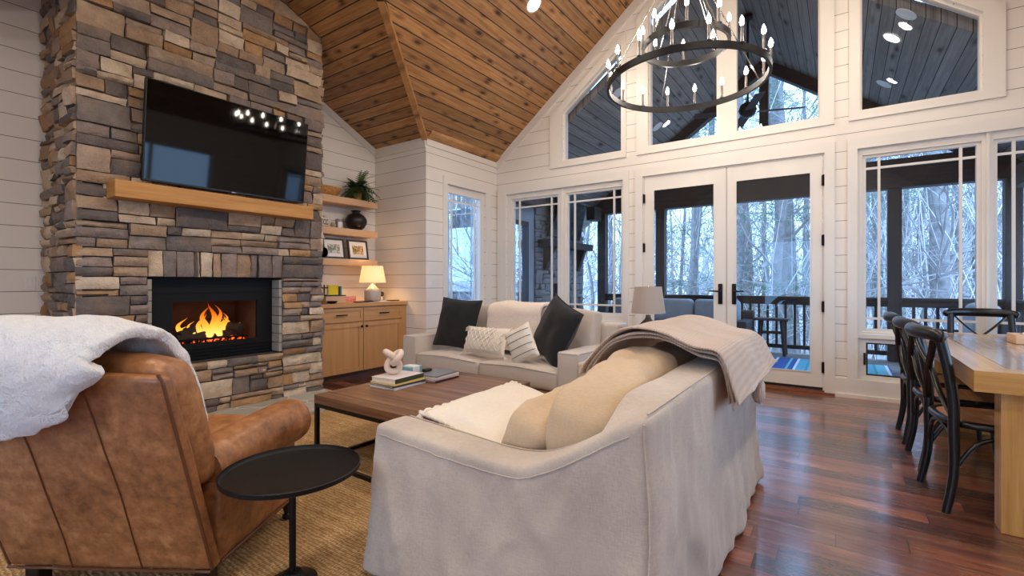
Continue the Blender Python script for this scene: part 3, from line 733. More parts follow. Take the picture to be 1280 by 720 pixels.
for k in range(105):
    az = rg.uniform(0,2*pi); L = rg.uniform(.2,.36); el = rg.uniform(.15,1.35); dr = rg.uniform(.4,1.5)
    if cos(az) < -.2: L = min(L, .16)
    p = Vector((-5.30,3.98,2.375)); d = Vector((cos(az)*cos(el), sin(az)*cos(el), sin(el))); pts = []
    n = 12
    for i in range(n+1):
        if p.x < -5.17 and p.z < 2.285: p.z = 2.285
        pts.append(p.copy()); p = p+d*(L/n); d = (d+Vector((0,0,-dr*1.9/n))).normalized()
    m.tube(pts, .0022, 4)
    for i in range(1, n+1):
        t = (pts[i]-pts[i-1]).normalized(); s_ = t.cross(Vector((0,0,1)));  s_ = s_.normalized() if s_.length > .1 else Vector((1,0,0))
        ll = .065*sin(pi*(.15+.8*i/n))
        for sg in (-1,1):
            tip = pts[i]+s_*sg*ll+t*.022+Vector((0,0,-.006)); w_ = t*.012
            if tip.x < -5.16: tip.z = max(tip.z, 2.275)
            m.add([pts[i]-w_, pts[i]+w_, tip], [(0,1,2)])
build('foliage', m, leafm, pot)
# middle shelf
board = thing('small_sign', 'small white sign with dark blue capital letters behind the fireplace edge', 'sign', (-5.42,3.50,1.867))
m = MB(); m.rbox(-5.43,-5.41,3.33,3.66,1.867,2.06,.004); build('panel', m, plain('sign_white', (226,214,200), .6, var=.03), board)
def text(name, s, size, loc, rot, mat, parent, ext=.001, align='CENTER', bold=.0, sx=1.0):
    cu = bpy.data.curves.new(name, 'FONT'); cu.body = s; cu.size = size; cu.extrude = ext; cu.align_x = align; cu.align_y = 'CENTER'; cu.offset = bold
    o = bpy.data.objects.new(name, cu); COL.objects.link(o)
    me = bpy.data.meshes.new_from_object(o); bpy.data.objects.remove(o); o = bpy.data.objects.new(name, me); COL.objects.link(o); me.materials.clear()
    o.matrix_local = wm(parent).inverted() @ (Matrix.Translation(loc) @ Matrix.Rotation(rot[2],4,'Z') @ Matrix.Rotation(rot[0],4,'X') @ Matrix.Diagonal((sx,1,1,1))); o.data.materials.append(mat); o.parent = parent
    return o
navy = plain('navy_ink', (46,44,88), .6); red_ink = plain('red_ink', (150,70,66), .6)
text('lettering', 'NYCC', .092, (-5.4095,3.545,1.945), (pi/2,0,pi/2), navy, board, bold=.0015, sx=.56)
m = MB(); m.tube([(-5.408,3.44,1.895),(-5.408,3.63,1.895)], .005, 6, flat=.4); build('underline', m, red_ink, board)
m = MB()
for k in range(5): m.tube([(-5.408,3.555,2.005),(-5.408,3.555+.03*(k-2)*.8,2.04-abs(k-2)*.006)], .0025, 5)
build('sprig_motif', m, plain('gold_ink', (196,164,96), .6), board)
m = MB(); m.lathe([(.02,0),(.03,.01),(.034,.04),(.022,.06),(.02,.064),(.0,.06)], 16, (-5.27,3.595,1.867)); solo('bud_vase', m, plain('sand_ceramic', (178,160,138), .6), 'tiny sand coloured ceramic pot on the middle shelf', 'vase', smooth=50)
m = MB(); m.lathe([(.042,0),(.044,.004),(.044,.12),(.041,.12),(.04,.10),(.0,.1)], 22, (-5.31,3.705,1.867)); can = thing('jar_candle', 'grey jar candle with white label beside the round black vase', 'candle', (-5.31,3.705,1.867)); build('jar', m, plain('taupe_glass', (150,132,122), .3), can, smooth=40)
m = MB(); m.lathe([(.045,.01),(.045,.085)], 22, (-5.31,3.705,1.867)); m.f = [f for i,f in enumerate(m.f) if len(f)==4 and (m.v[f[0]].x+5.31)*.9+(m.v[f[0]].y-3.705)*.5 > .0]; build('paper_label', m, plain('label_white', (236,232,226), .6), can)
m = MB(); m.lathe([(.055,0),(.06,.0),(.105,.035),(.138,.09),(.142,.12),(.136,.155),(.105,.20),(.06,.225),(.05,.23),(.05,.24),(.07,.262),(.062,.262),(.044,.24),(.0,.2)], 32, (-5.315,3.97,1.867))
solo('round_vase', m, plain('matte_black_ceramic', (26,22,20), .38, var=.15), 'round matte black ceramic vase on the middle shelf', 'vase', smooth=60)
# lowest shelf: clock and frames
ck = thing('desk_clock', 'small round white clock on the lowest shelf near the chimney', 'clock', (-5.25,3.425,1.477)); RY = Matrix.Translation((-5.25,3.425,1.545)) @ Matrix.Rotation(pi/2,4,'Y')
m = MB(); m.lathe([(.0,0),(.062,0),(.066,.004),(.066,.03),(.06,.03),(.058,.024),(0,.024)], 28, M=RY); m.box(-5.24,-5.22,3.39,3.46,1.477,1.487); build('case', m, black_plastic, ck, smooth=40)
m = MB(); m.lathe([(.0,.0245),(.058,.0245)], 28, M=RY); build('dial', m, plain('dial_white', (240,238,234), .5), ck)
m = MB(); m.tube([(-5.222,3.425,1.545),(-5.222,3.40,1.555)], .0025, 5); m.tube([(-5.222,3.425,1.545),(-5.222,3.43,1.585)], .002, 5); m.tube([(-5.222,3.415,1.522),(-5.222,3.435,1.522)], .003, 5); build('hand', m, black_plastic, ck)
def photo_mat(nm, cols, sc):
    t = NT(nm); o = t.obj(); v = t.n('TexVoronoi', i_Scale=sc); t.set(v.inputs['Vector'], o); n = t.noise(o, sc*1.6, 3)
    return t.base(t.ramp(t.math('MULTIPLY_ADD', n, .5, t.math('MULTIPLY', t.n('SeparateColor', j0=v.outputs['Color']).outputs[0], .5)), [(.2+.6*i/(len(cols)-1), c) for i,c in enumerate(cols)]), .4)
for yc_, lab, cols, dk in ((3.61,'black picture frame with a pale landscape photo, nearer the chimney',[(70,70,78),(150,150,150),(120,130,90),(226,226,220),(170,160,110)],0), (3.975,'black picture frame with a family photo, at the shelf end',[(70,60,40),(120,130,60),(180,120,90),(220,190,160),(110,70,50)],1)):
    t_ = thing('picture_frame', lab, 'picture frame', (-5.27,yc_,1.477), group='framed photos on the lowest shelf')
    TM = Matrix.Translation((-5.25,yc_,1.479)) @ Matrix.Rotation(-.17,4,'Y')
    w_, h_ = .155, .262
    m = MB(); m.plate(rect(-w_,w_,0,h_), [rect(-w_+.022,w_-.022,.022,h_-.022)], lambda a,b: TM @ Vector((0,a,b)), lambda a,b: TM @ Vector((-.02,a,b))); m.box(-.02,-.016,-w_+.01,w_-.01,.01,h_-.01,M=TM); m.box(-.09,-.0845,-.03,.03,.01,.02,M=TM); build('frame', m, plain('frame_dark', (52,44,42), .4), t_)
    m = MB(); m.box(-.016,-.011,-w_+.02,w_-.02,.02,h_-.02,M=TM); build('mat_board', m, plain('mat_white', (236,232,228), .7, var=.02), t_)
    m = MB(); m.box(-.011,-.0095,-.085,.085,.07,h_-.075,M=TM); build('photo', m, photo_mat('snapshot_%d' % dk, cols, 42), t_)
# ------------------------------------------------------------------ on the cabinet
CT = .926
def table_lamp(name, label, c, base_prof, base_mat, shade, on, shade_mat):
    t = thing(name, label, 'lamp', c)
    m = MB(); m.lathe(base_prof, 28, c); build('base', m, base_mat, t, smooth=60)
    z0, z1, r0, r1 = shade
    m = MB(); m.lathe([(r0,z0),(r1,z1),(r1-.003,z1),(r0-.003,z0)], 36, c); m.f = m.f[:-2]; n = 36; b = 0
    m.f += [(k, 3*n+k, 3*n+(k+1)%n, (k+1)%n) for k in range(n)]
    build('lamp_shade', m, shade_mat, t, smooth=40)
    m = MB(); m.tube([(c[0],c[1],c[2]+base_prof[-1][1]-.01),(c[0],c[1],c[2]+z1-.02)], .004, 6); m.tube([(c[0]-r1,c[1],c[2]+z1-.022),(c[0]+r1,c[1],c[2]+z1-.022)], .002, 5); m.tube([(c[0],c[1]-r1,c[2]+z1-.022),(c[0],c[1]+r1,c[2]+z1-.022)], .002, 5); m.lathe([(.006,z1-.02),(.008,z1),(.004,z1+.012)], 8, c); build('harp', m, chrome, t)
    m = MB(); m.lathe([(.012,-.04),(.013,-.01),(.026,.02),(.03,.045),(.02,.07),(.002,.078)], 14, (c[0],c[1],c[2]+z0+.06)); build('bulb', m, emit('lamp_bulb_on', (255,206,140), 150) if on else plastic_white, t, smooth=60)
    return t
sh = NT('lit_linen_shade'); tb = sh.n('BsdfTranslucent', i_Color=(.95,.9,.8,1)); db = sh.n('BsdfDiffuse', i_Color=(.9,.86,.78,1)); sx_ = sh.n('MixShader', j0=.6, j1=db, j2=tb); sh.t.links.new(sx_.outputs[0], sh.out.inputs['Surface'])
gl_grey = plain('glazed_stoneware', (176,166,154), .2, var=.14, scale=18, Coat_Weight=.4)
table_lamp('table_lamp', 'lit table lamp with grey ceramic bottle base on the alcove cabinet', (-5.0,3.99,CT), [(.068,0),(.095,.006),(.104,.03),(.106,.13),(.098,.158),(.06,.18),(.03,.215),(.018,.225),(.016,.245)], gl_grey, (.245,.462,.168,.131), True, sh.m)
paper = plain('book_pages', (232,226,214), .8, var=.04)
def book(label, c, dims, rz, mat, group=None, upright=None, spine=None, cat='book'):
    """c = centre of the underside; dims = (along, across, thick)"""
    t = thing('book', label, cat, c, rz, group); a, b, h = dims
    U = Matrix.Identity(4) if not upright else upright
    m = MB(); e = .0025
    m.box(-a/2,a/2,-b/2,b/2,0,e,M=U); m.box(-a/2,a/2,-b/2,b/2,h-e,h,M=U); build('cover', m, mat, t, local=True)
    m = MB(); m.box(-a/2,a/2,-b/2-.001,-b/2+e,0,h,M=U); build('spine', m, spine or mat, t, local=True)
    m = MB(); m.box(-a/2+.004,a/2-.004,-b/2+e,b/2-.004,e,h-e,M=U); build('page_block', m, paper, t, local=True)
    return t
yel = plain('yellow_cover', (214,194,30), .5, var=.06); blu = plain('teal_cover', (86,128,146), .5)
book('upright yellow book standing on the alcove cabinet', (-5.24,3.565,CT), (.19,.14,.035), 0, yel, upright=Matrix(((0,0,1,-.0175),(0,-1,0,0),(1,0,0,.12),(0,0,0,1))) )
book('thin teal book standing upright beside the yellow book', (-5.27,3.665,CT), (.20,.13,.02), 0, blu, upright=Matrix(((0,-1,0,0),(0,0,1,-.01),(1,0,0,.10),(0,0,0,1))))
m = MB(); m.rbox(-5.24,-5.18,3.70,3.87,CT,CT+.075,.004)
pkm = NT('marbled_pink'); pk = pkm.base(pkm.ramp(pkm.noise(pkm.obj(), 16, 4), [(.35,(150,86,96)),(.55,(190,134,138)),(.7,(150,72,84))]), .5)
solo('keepsake_box', m, pk, 'small marbled pink box on the alcove cabinet', 'box')
bx = thing('wooden_box', 'light wooden tray box with black lid next to the yellow book', 'box', (-5.02,3.42,CT))
m = MB(); m.rbox(-5.10,-4.95,3.28,3.545,CT,CT+.085,.004); build('body', m, shelf_wood, bx, grain='Y'); m = MB(); m.rbox(-5.105,-4.945,3.275,3.55,CT+.085,CT+.097,.003); build('lid', m, black_plastic, bx)
m = MB(); m.lathe([(.03,0),(.05,.01),(.058,.03),(.05,.03),(.03,.014),(0,.012)], 20, (-4.90,3.33,CT)); solo('trinket_dish', m, black_metal, 'small black dish at the cabinet front next to the chimney', 'dish', smooth=50)
m = MB(); m.tube([(-5.03,3.31,CT+.097),(-5.03,3.31,CT+.22)], .008, 8); m.tube([(-5.03,3.26,CT+.185),(-5.03,3.36,CT+.185)], .007, 8); m.lathe([(.03,0),(.03,.006)], 12, (-5.03,3.31,CT+.0975)); solo('iron_ornament', m, black_metal, 'small black cross-shaped ornament standing on the wooden box', 'ornament')
m = MB(); m.rbox(-4.96,-4.83,3.66,3.80,CT,CT+.012,.003); solo('phone_case', m, black_plastic, 'flat black case lying at the front of the alcove cabinet', 'case')
m = MB(); m.rbox(-4.97,-4.92,3.82,3.94,CT,CT+.016,.005); solo('remote_control', m, black_plastic, 'black remote control lying in front of the pink box', 'remote control')
m = MB(); m.box(-4.885,-4.80,3.93,4.12,CT,CT+.008); solo('notepad', m, paper, 'white notepad lying in front of the lit table lamp', 'notepad')
m = MB(); m.rbox(-5.03,-4.93,4.24,4.385,CT,CT+.012,.003); solo('eyeglass_case', m, black_plastic, 'slim black case at the far end of the alcove cabinet', 'case')
sp = thing('small_speaker', 'small round black speaker on a clear stand beside the lit lamp', 'speaker', (-5.25,4.34,CT)); m = MB()
m.lathe([(.0,-.012),(.03,-.012),(.034,-.006),(.034,.006),(.03,.012),(0,.012)], 22, M=Matrix.Translation((-5.22,4.32,CT+.088)) @ Matrix.Rotation(pi/2,4,'Y')); build('disc', m, plain('speaker_mesh', (52,44,40), .7), sp, smooth=50)
m = MB(); m.rbox(-5.25,-5.19,4.29,4.35,CT,CT+.008,.003); m.box(-5.225,-5.215,4.305,4.335,CT+.006,CT+.057); build('stand', m, plain('clear_acrylic', (222,220,214), .1), sp)

# ------------------------------------------------------------------ jute rug
m = MB(); m.rbox(-3.84,-.95,.15,3.15,.001,.012,.004,(30,30,1), fn=lambda x,y,z: (x+.004*sin(y*23), y+.004*sin(x*19), z+(.002*nz((x,y,1),14) if z > .006 else 0)))
solo('area_rug', m, jute, 'large woven jute rug under the armchair and coffee table', 'rug')
def pillow(m, w, h, t, M, n=16, pinch=.07, wr=.006, seed=0, sag=0):
    """cushion in the local XZ plane, thickness along Y"""
    vs = []; fs = []; W = n+1
    for sg in (1,-1):
        for j in range(n+1):
            for i in range(n+1):
                a = -1+2*i/n; b = -1+2*j/n
                x = w/2*a*(1-pinch*(1-b*b)*abs(a)**2); z = h/2*b*(1-pinch*(1-a*a)*abs(b)**2)
                k = max(0, (1-abs(a)**2.6)*(1-abs(b)**2.6))**.5
                y = sg*t/2*k*(1+sag*(-b)*.3)
                y += sg*wr*k*nz((x*9+seed, z*9, seed+sg), 1)*2
                vs.append((x, y, z+sag*.02*a*a))
    q = W*W
    for j in range(n):
        for i in range(n):
            A = j*W+i
            fs.append((A, A+W, A+W+1, A+1)); fs.append((q+A, q+A+1, q+A+W+1, q+A+W))
    ring = [i for i in range(n)]+[j*W+n for j in range(n)]+[n*W+i for i in range(n,0,-1)]+[j*W for j in range(n,0,-1)]
    for a, b in zip(ring, ring[1:]+ring[:1]): fs.append((a, b, q+b, q+a))
    m.add(vs, fs, M); return m
def pillow_rim(w, h, M, n=12, pinch=.07, off=0):
    pts = []
    for (a0,b0,a1,b1) in ((-1,-1,1,-1),(1,-1,1,1),(1,1,-1,1),(-1,1,-1,-1)):
        for i in range(n):
            a = lerp(a0,a1,i/n); b = lerp(b0,b1,i/n)
            pts.append(M @ Vector(((w/2+off)*a*(1-pinch*(1-b*b)*abs(a)**2), 0, (h/2+off)*b*(1-pinch*(1-a*a)*abs(b)**2))))
    return pts
def TRM(loc, rz=0, rx=0, ry=0): return Matrix.Translation(loc) @ Matrix.Rotation(rz,4,'Z') @ Matrix.Rotation(ry,4,'Y') @ Matrix.Rotation(rx,4,'X')

# ------------------------------------------------------------------ slipcovered sofa in front
SX0, SX1, SY0, SY1 = -1.545, -.425, 1.245, 3.17
sofa = thing('slipcovered_sofa', 'beige linen slipcovered sofa seen from behind with a folded throw over it', 'sofa', ((SX0+SX1)/2,(SY0+SY1)/2,0))
ARM = [(-1.70,.612),(-1.50,.607),(-1.22,.592),(-1.0,.580),(-.85,.592),(-.73,.638),(-.61,.71),(-.51,.775),(-.43,.81),(-.35,.82)]
def armtop(x):
    i = 1
    while i < len(ARM)-3 and x > ARM[i+1][0]: i += 1
    (x0,a),(x1,b),(x2,c),(x3,d) = ARM[i-1:i+3]; t = (x-x1)/(x2-x1); h = x2-x1
    m1 = (c-a)/(x2-x0)*h; m2 = (d-b)/(x3-x1)*h
    return b*(2*t**3-3*t*t+1)+m1*(t**3-2*t*t+t)+c*(3*t*t-2*t**3)+m2*(t**3-t*t)
def drape(p, out, amp, seed):
    """soft vertical folds that grow toward the hem"""
    z = p[2]; k = max(0, (.72-z))/.72
    a = (p[0]+p[1])*5.5
    f = noise.noise(Vector((a*.8+z*3.2, z*2.6-a*.5, seed+8)))*amp*.55+noise.noise(Vector((a*2.2-z*5, z*4+a, seed+12)))*amp*.22
    f += noise.noise(Vector((a, z*1.6, seed)))*amp*(.25+k)+noise.noise(Vector((a*2.7+z*2.2, z*3, seed+4)))*amp*.35
    r1 = 1-min(1,abs(noise.noise(Vector((a*.7+z*2.0, z*1.5-a*.6, seed+20))))*6); r2_ = 1-min(1,abs(noise.noise(Vector((a*.9-z*2.6, z*1.2+a*.3, seed+30))))*7)
    f += (r1*r1*.011+r2_*r2_*.008)*(.35+.65*min(1,k*1.6))
    f += k*k*.035
    return f*out
def arm_fn(y0, y1, near):
    def fn(x,y,z):
        t = armtop(x); zz = .016+(t-.016)*z
        o = -1 if near else 1; outer = (y < (y0+y1)/2) if near else (y > (y0+y1)/2)
        yy = y
        if outer: yy += drape((x,0,zz), o, .026, 2.0 if near else 7.0)
        xx = x
        if x < SX0+.03: xx += drape((0,y,zz), -1, .006, 3.0)
        zz -= .006*sin(min(1,max(0,(y-y0)/(y1-y0)))*pi)*0
        return (xx,yy,zz)
    return fn
m = MB(); m.rbox(SX0,SX1-.002,SY0,SY0+.17,0,1,.035,(56,4,44), fn=arm_fn(SY0,SY0+.17,True)); build('arm', m, linen_sofa, sofa, smooth=60)
m = MB(); m.rbox(SX0,SX1-.002,SY1-.17,SY1,0,1,.035,(26,4,12), fn=arm_fn(SY1-.17,SY1,False)); build('arm', m, linen_sofa, sofa, smooth=60)
def back_fn(x,y,z):
    q = min(1,max(0,(y-SY0)/.30)); q2 = min(1,max(0,(SY1-y)/.30)); q = min(q,q2); q = q*q*(3-2*q)
    zz = .016+(lerp(min(.81,armtop(x)),.81,q)-.016)*z; xx = x
    if x > -.5: xx += drape((0,y,zz), 1, .028, 5.0)
    zz += .006*noise.noise(Vector((y*4,1,2)))*(1 if z > .9 else 0)
    return (xx,y,zz)
m = MB(); m.rbox(-.60,SX1,SY0+.012,SY1-.012,0,1,.032,(3,70,34), fn=back_fn); build('sofa_back', m, linen_sofa, sofa, smooth=60)
m = MB(); m.rbox(SX0+.03,-.58,SY0+.15,SY1-.15,.016,.29,.03,(4,24,8), fn=lambda x,y,z: (x+(drape((0,y,z),-1,.01,9) if x < SX0+.08 else 0),y,z)); build('seat_base', m, linen_sofa, sofa, smooth=60)
YM = (SY0+SY1)/2
for y0,y1 in ((SY0+.172,YM-.002),(YM+.002,SY1-.172)):
    m = MB(); m.rbox(SX0+.0,-.72,y0,y1,.285,.46,.045,(10,10,3), fn=lambda x,y,z,y0=y0,y1=y1: (x,y,z+(.012*sin(pi*(y-y0)/(y1-y0))*sin(pi*min(1,max(0,(x-SX0)/.8))) if z > .4 else 0)))
    build('seat_cushion', m, linen_cush, sofa, smooth=60)
# seams
m = MB()
for yy in (SY0-.002, SY0+.165): m.tube([(x, yy+(drape((x,0,armtop(x)-.04),-1,.026,2.0) if yy < SY0 else 0), armtop(x)-(.040 if yy < SY0 else .004)) for x in [SX0+.03+i*.04 for i in range(27)]], .003, 5)
m.tube([(SX1-.006+drape((0,SY0,z),1,.028,5.0)*.6, SY0+.006+drape((SX1,0,z),-1,.026,2.0), z) for z in [.03+i*.04 for i in range(20)]], .004, 5)
m.tube([(SX1-.012, y, .812) for y in [SY0+.03+i*.06 for i in range(31)]], .0035, 5)
build('piping', m, linen_sofa, sofa, smooth=60)
def back_cushion(par, nm, x, y0, y1, z0, h, th, lean, mat, seed, tilt=0, M0=Matrix.Identity(4)):
    c = Vector((x,(y0+y1)/2,z0)); M = M0 @ TRM(c, 0, 0, lean); L = y1-y0; m = MB()
    def fn(a,b,c_):
        ka = 1-abs(2*b/L)**10; kz = 1-abs(2*(c_-h/2)/h)**5
        s_ = .74+.26*max(0,ka*kz)**.5
        a2 = a*s_; a2 += .012*noise.noise(Vector((b*7+seed, c_*7, a*9)))+.006*noise.noise(Vector((b*21, c_*13+seed, a*5)))
        c2 = c_-((.04*max(0,-2*b/L)**4+.02*max(0,2*b/L)**4)*(c_/h)**2)+tilt*(b/L)*(c_/h)+.012*noise.noise(Vector((b*16+seed, a*16, c_*9)))+.010*noise.noise(Vector((b*6+seed, a*8, 4)))
        return (a2, b*(1-.03*abs(2*(c_-h/2)/h)**2), c2)
    m.rbox(-th/2,th/2,-L/2,L/2,0,h,th*.24,(6,22,12), fn=fn, M=M)
    return build(nm, m, mat, par, smooth=70)
back_cushion(sofa, 'back_cushion', -.775, SY0+.185, YM+.0, .455, .39, .27, .14, linen_cush, 1.3, .11)
back_cushion(sofa, 'back_cushion', -.765, YM+.01, SY1-.18, .455, .39, .27, .12, linen_cush, 4.1)
back_cushion(sofa, 'loose_cushion', -1.03, SY0+.19, YM+.14, .46, .27, .19, .42, linen_cush, 7.7)
# pillow with braid edge and corner tassels
PM = TRM((-1.32,1.825,.565), radians(92), radians(-76))
fp_ = thing('tasselled_pillow', 'long cream pillow with braided edge and corner tassel inside the front sofa', 'pillow', (-1.265,1.79,.47))
m = MB(); pillow(m, .74, .38, .12, PM, 18, .05, .006, 3); build('cover', m, white_fab, fp_, smooth=80)
rim = pillow_rim(.74, .38, PM, 40, .05, .003); m = MB(); m.tube([p+Vector((0,0,.004*sin(i*2.1))) for i,p in enumerate(rim)], [.009+.003*sin(i*2.2) for i in range(len(rim))], 6, closed=True); build('braid', m, white_fab, fp_, smooth=80)
for a,b in ((-1,1),(1,1)):
    p = PM @ Vector((.37*a,0,.19*b)); m = MB(); r2 = random.Random(int(a+3))
    for k in range(16): m.tube([p, p+Vector((r2.uniform(-.015,.015), .01*a*(1 if a<0 else 1)+r2.uniform(-.012,.012)*1.5-(.012 if a < 0 else -.012), -.028)), p+Vector((r2.uniform(-.022,.022), r2.uniform(-.02,.02)+.015*a, -.06))], [.004,.0045,.002], 5)
    build('tassel', m, white_fab, fp_)
# folded waffle throw over the sofa back: three stacked layers
thr = thing('throw_blanket', 'folded beige waffle throw blanket draped over the front sofa back', 'blanket', (-.62,2.6,.80))
def throw_prof(off, zb, xf, zf):
    return [(-.388+off*.9,zb),(-.390+off*.9,.74),(-.415+off*.4,.84+off),(-.50,.866+off),(-.60,.905+off),(-.70,.926+off),(-.80,.918+off),(-.90,.87+off*.9),(-.965-off,.79),(xf-off,zf)]
def cat(P, t):
    n = len(P)-1; f = t*n; i = min(int(f), n-1); f -= i
    p = [P[max(0,i-1)], P[i], P[i+1], P[min(n,i+2)]]
    return tuple(.5*((2*p[1][k])+(-p[0][k]+p[2][k])*f+(2*p[0][k]-5*p[1][k]+4*p[2][k]-p[3][k])*f*f+(-p[0][k]+3*p[1][k]-3*p[2][k]+p[3][k])*f**3) for k in range(len(p[1])))
for L,(off, zb, y0, y1) in enumerate(((.012,.70,2.08,3.0),(.032,.68,2.05,3.06),(.054,.715,2.02,3.12))):
    P = throw_prof(off, zb, -.985, .74)
    def fn(u, v, P=P, y0=y0, y1=y1, L=L):
        x, z = cat(P, u); y = lerp(y0,y1,v)
        dip = -.05*max(0,(v-.82)/.18)**2
        x += .010*noise.noise(Vector((y*5, u*5, L))); z += .010*noise.noise(Vector((y*4+3, u*5, L)))+dip*(1 if .2<u<.9 else .3)
        if u < .22: x += (.22-u)*(.06+.10*v)+.003*sin(y*5+L); z += (.22-u)*.25*(v-.5)
        return (x, y+.03*(u-.5)*(1-2*v)*0+.015*sin(u*7+L), z)
    m = MB(); m.sheet(lambda u,v: fn(u,v), 40, 26, thick=-.014); o = build('layer', m, waffle, thr, smooth=180); o.modifiers.new('soften', 'SUBSURF').render_levels = 1
m = MB(); m.tube([(-.375,2.66,.72),(-.345,2.64,.66),(-.340,2.63,.60),(-.345,2.625,.575)], [.03,.034,.03,.012], 12); build('rolled_corner', m, waffle, thr, smooth=70)

# ------------------------------------------------------------------ loveseat by the far window
LS = (-2.735, 3.36, 0); lrz = radians(-3.5)
ls = thing('loveseat', 'cream two-seat sofa with square arms in front of the far windows', 'sofa', LS, lrz)
W2 = 1.06
for sx in (-1,1):
    m = MB(); a = sx*W2; x0, x1 = min(a, a-sx*.19), max(a, a-sx*.19)
    m.rbox(x0,x1,.0,.93,.10,.615,.02,(3,8,5), fn=lambda x,y,z: (x,y,z+.004*nz((x,y,z),6))); build('arm', m, love_fab, ls, smooth=50, local=True)
    m = MB()
    for q in (x0+.004,x1-.004): m.tube([(q,.003,.12),(q,.003,.605),(q,.012,.613),(q,.9,.613)], .005, 6)
    m.tube([(x0+.006,.003,.61),(x1-.006,.003,.61)], .005, 6); build('piping', m, love_fab, ls, local=True)
m = MB(); m.rbox(-W2+.02,W2-.02,.75,.95,.10,.80,.03,(10,3,6)); build('back_frame', m, love_fab, ls, smooth=50, local=True)
m = MB(); m.rbox(-W2+.19,W2-.19,.03,.78,.10,.28,.015,(8,4,2)); build('seat_base', m, fabric('loveseat_base', (176,152,122), 300), ls, smooth=50, local=True)
for x0,x1 in ((-W2+.192,-.003),(.003,W2-.192)):
    m = MB(); m.rbox(x0,x1,.0,.66,.285,.45,.04,(10,10,3), fn=lambda x,y,z,x0=x0,x1=x1: (x,y,z+(.025*sin(pi*(x-x0)/(x1-x0)) if z > .4 else 0)+.004*nz((x,y,z),7))); build('seat_cushion', m, love_fab, ls, smooth=50, local=True)
    m = MB(); m.tube([(x0+.015,.004,.438),((x0+x1)/2,-.002,.456),(x1-.015,.004,.438)], .005, 6); build('piping', m, love_fab, ls, local=True)
    m = MB(); c = (x0+x1)/2; L = x1-x0
    m.rbox(-L/2,L/2,-.10,.10,0,.46,.035,(14,5,8), fn=lambda x,y,z,L=L: (x, y*(.75+.3*max(0,(1-abs(2*x/L)**4)*(1-abs(2*(z-.23)/.46)**4))**.5), z+.02*cos(x*pi/L)*(1 if z>.3 else 0)+.005*nz((x,y,z),8)), M=TRM((c,.64,.455),0,radians(-9)))
    build('back_cushion', m, love_fab, ls, smooth=60, local=True)
for x in (-W2+.08,W2-.08):
    for y in (.07,.88): m = MB(); m.rbox(x-.025,x+.025,y-.025,y+.025,0,.102,.005); build('leg', m, dark_wood, ls, local=True)
LM = wm(ls)
# pillows on the loveseat
def throw_pillow(name, label, loc, rz, rx, w, h, t, mat, seed, cord=True, extra=None, ry=0):
    M = LM @ TRM(loc, rz, rx, ry); c = M @ Vector((0,0,-h/2))
    p = thing(name, label, 'pillow', c)
    m = MB(); pillow(m, w, h, t, M, 18, .07, .008, seed); build('cover', m, mat, p, smooth=80)
    if cord: m = MB(); m.tube(pillow_rim(w,h,M,14), .006, 6, closed=True); build('cord_edge', m, mat, p, smooth=80)
    if extra: extra(p, M)
    return p
throw_pillow('throw_pillow', 'square charcoal pillow against the left arm of the loveseat', (-.585,.325,.75), radians(6), radians(-16), .52, .52, .16, black_fab, 1, ry=radians(3))
throw_pillow('throw_pillow', 'square charcoal pillow leaning against the right arm of the loveseat', (.645,.315,.752), radians(-30), radians(-20), .53, .53, .19, black_fab, 5, ry=radians(18))
def lumbar_extra(p, M):
    m = MB()
    def surf(x, z): 
        a, b = 2*x/.50, 2*z/.27; k = max(0,(1-abs(a)**2.6)*(1-abs(b)**2.6))**.5
        return M @ Vector((x*.97, -.075*k-.002, z*.97))
    for k in (-2,-1,0,1):
        for q in range(2):
            pts = []
            for i in range(25):
                x = -.22+.44*i/24; tri = abs(((x*9.0+q*.5) % 1.0)-.5)*2
                z = k*.075+.03+(tri-.5)*.085*1.0
                if abs(z) < .122: pts.append(surf(x, z))
                elif len(pts) > 1: m.tube(pts, .0055, 6); pts = []
                else: pts = []
            if len(pts) > 1: m.tube(pts, .0055, 6)
    build('diamond_cording', m, white_fab, p, smooth=80)
    for a,b in ((-1,-1),(-1,1),(1,-1),(1,1)):
        c = M @ Vector((.25*a,0,.135*b)); m = MB(); r2 = random.Random(a*3+b)
        for k in range(10): m.tube([c, c+Vector((.02*a+r2.uniform(-.012,.012), r2.uniform(-.012,.012), -.022)), c+Vector((.03*a+r2.uniform(-.015,.015), r2.uniform(-.015,.015), -.05))], [.003,.004,.002], 5)
        build('tassel', m, white_fab, p)
throw_pillow('lumbar_pillow', 'cream lumbar pillow with raised diamond pattern on the loveseat', (-.05,.175,.622), radians(4), radians(-24), .50, .27, .15, white_fab, 8, cord=False, extra=lumbar_extra)
def stripe_extra(p, M):
    m = MB()
    for x in (-.10,-.035,.03,.095):
        pts = []
        for i in range(13):
            z = -.13+.26*i/12; a, b = 2*x/.32, 2*z/.28; k = max(0,(1-abs(a)**2.6)*(1-abs(b)**2.6))**.5
            pts.append(M @ Vector((x, -.065*k-.0025, z)))
        m.tube(pts, .0022, 5)
    build('stripe', m, black_fab, p, label='thin dark stripe')
throw_pillow('striped_pillow', 'small cream pillow with thin dark stripes beside the right charcoal pillow', (.42,.115,.632), radians(-12), radians(-18), .32, .28, .13, white_fab, 12, cord=False, extra=stripe_extra, ry=radians(62))
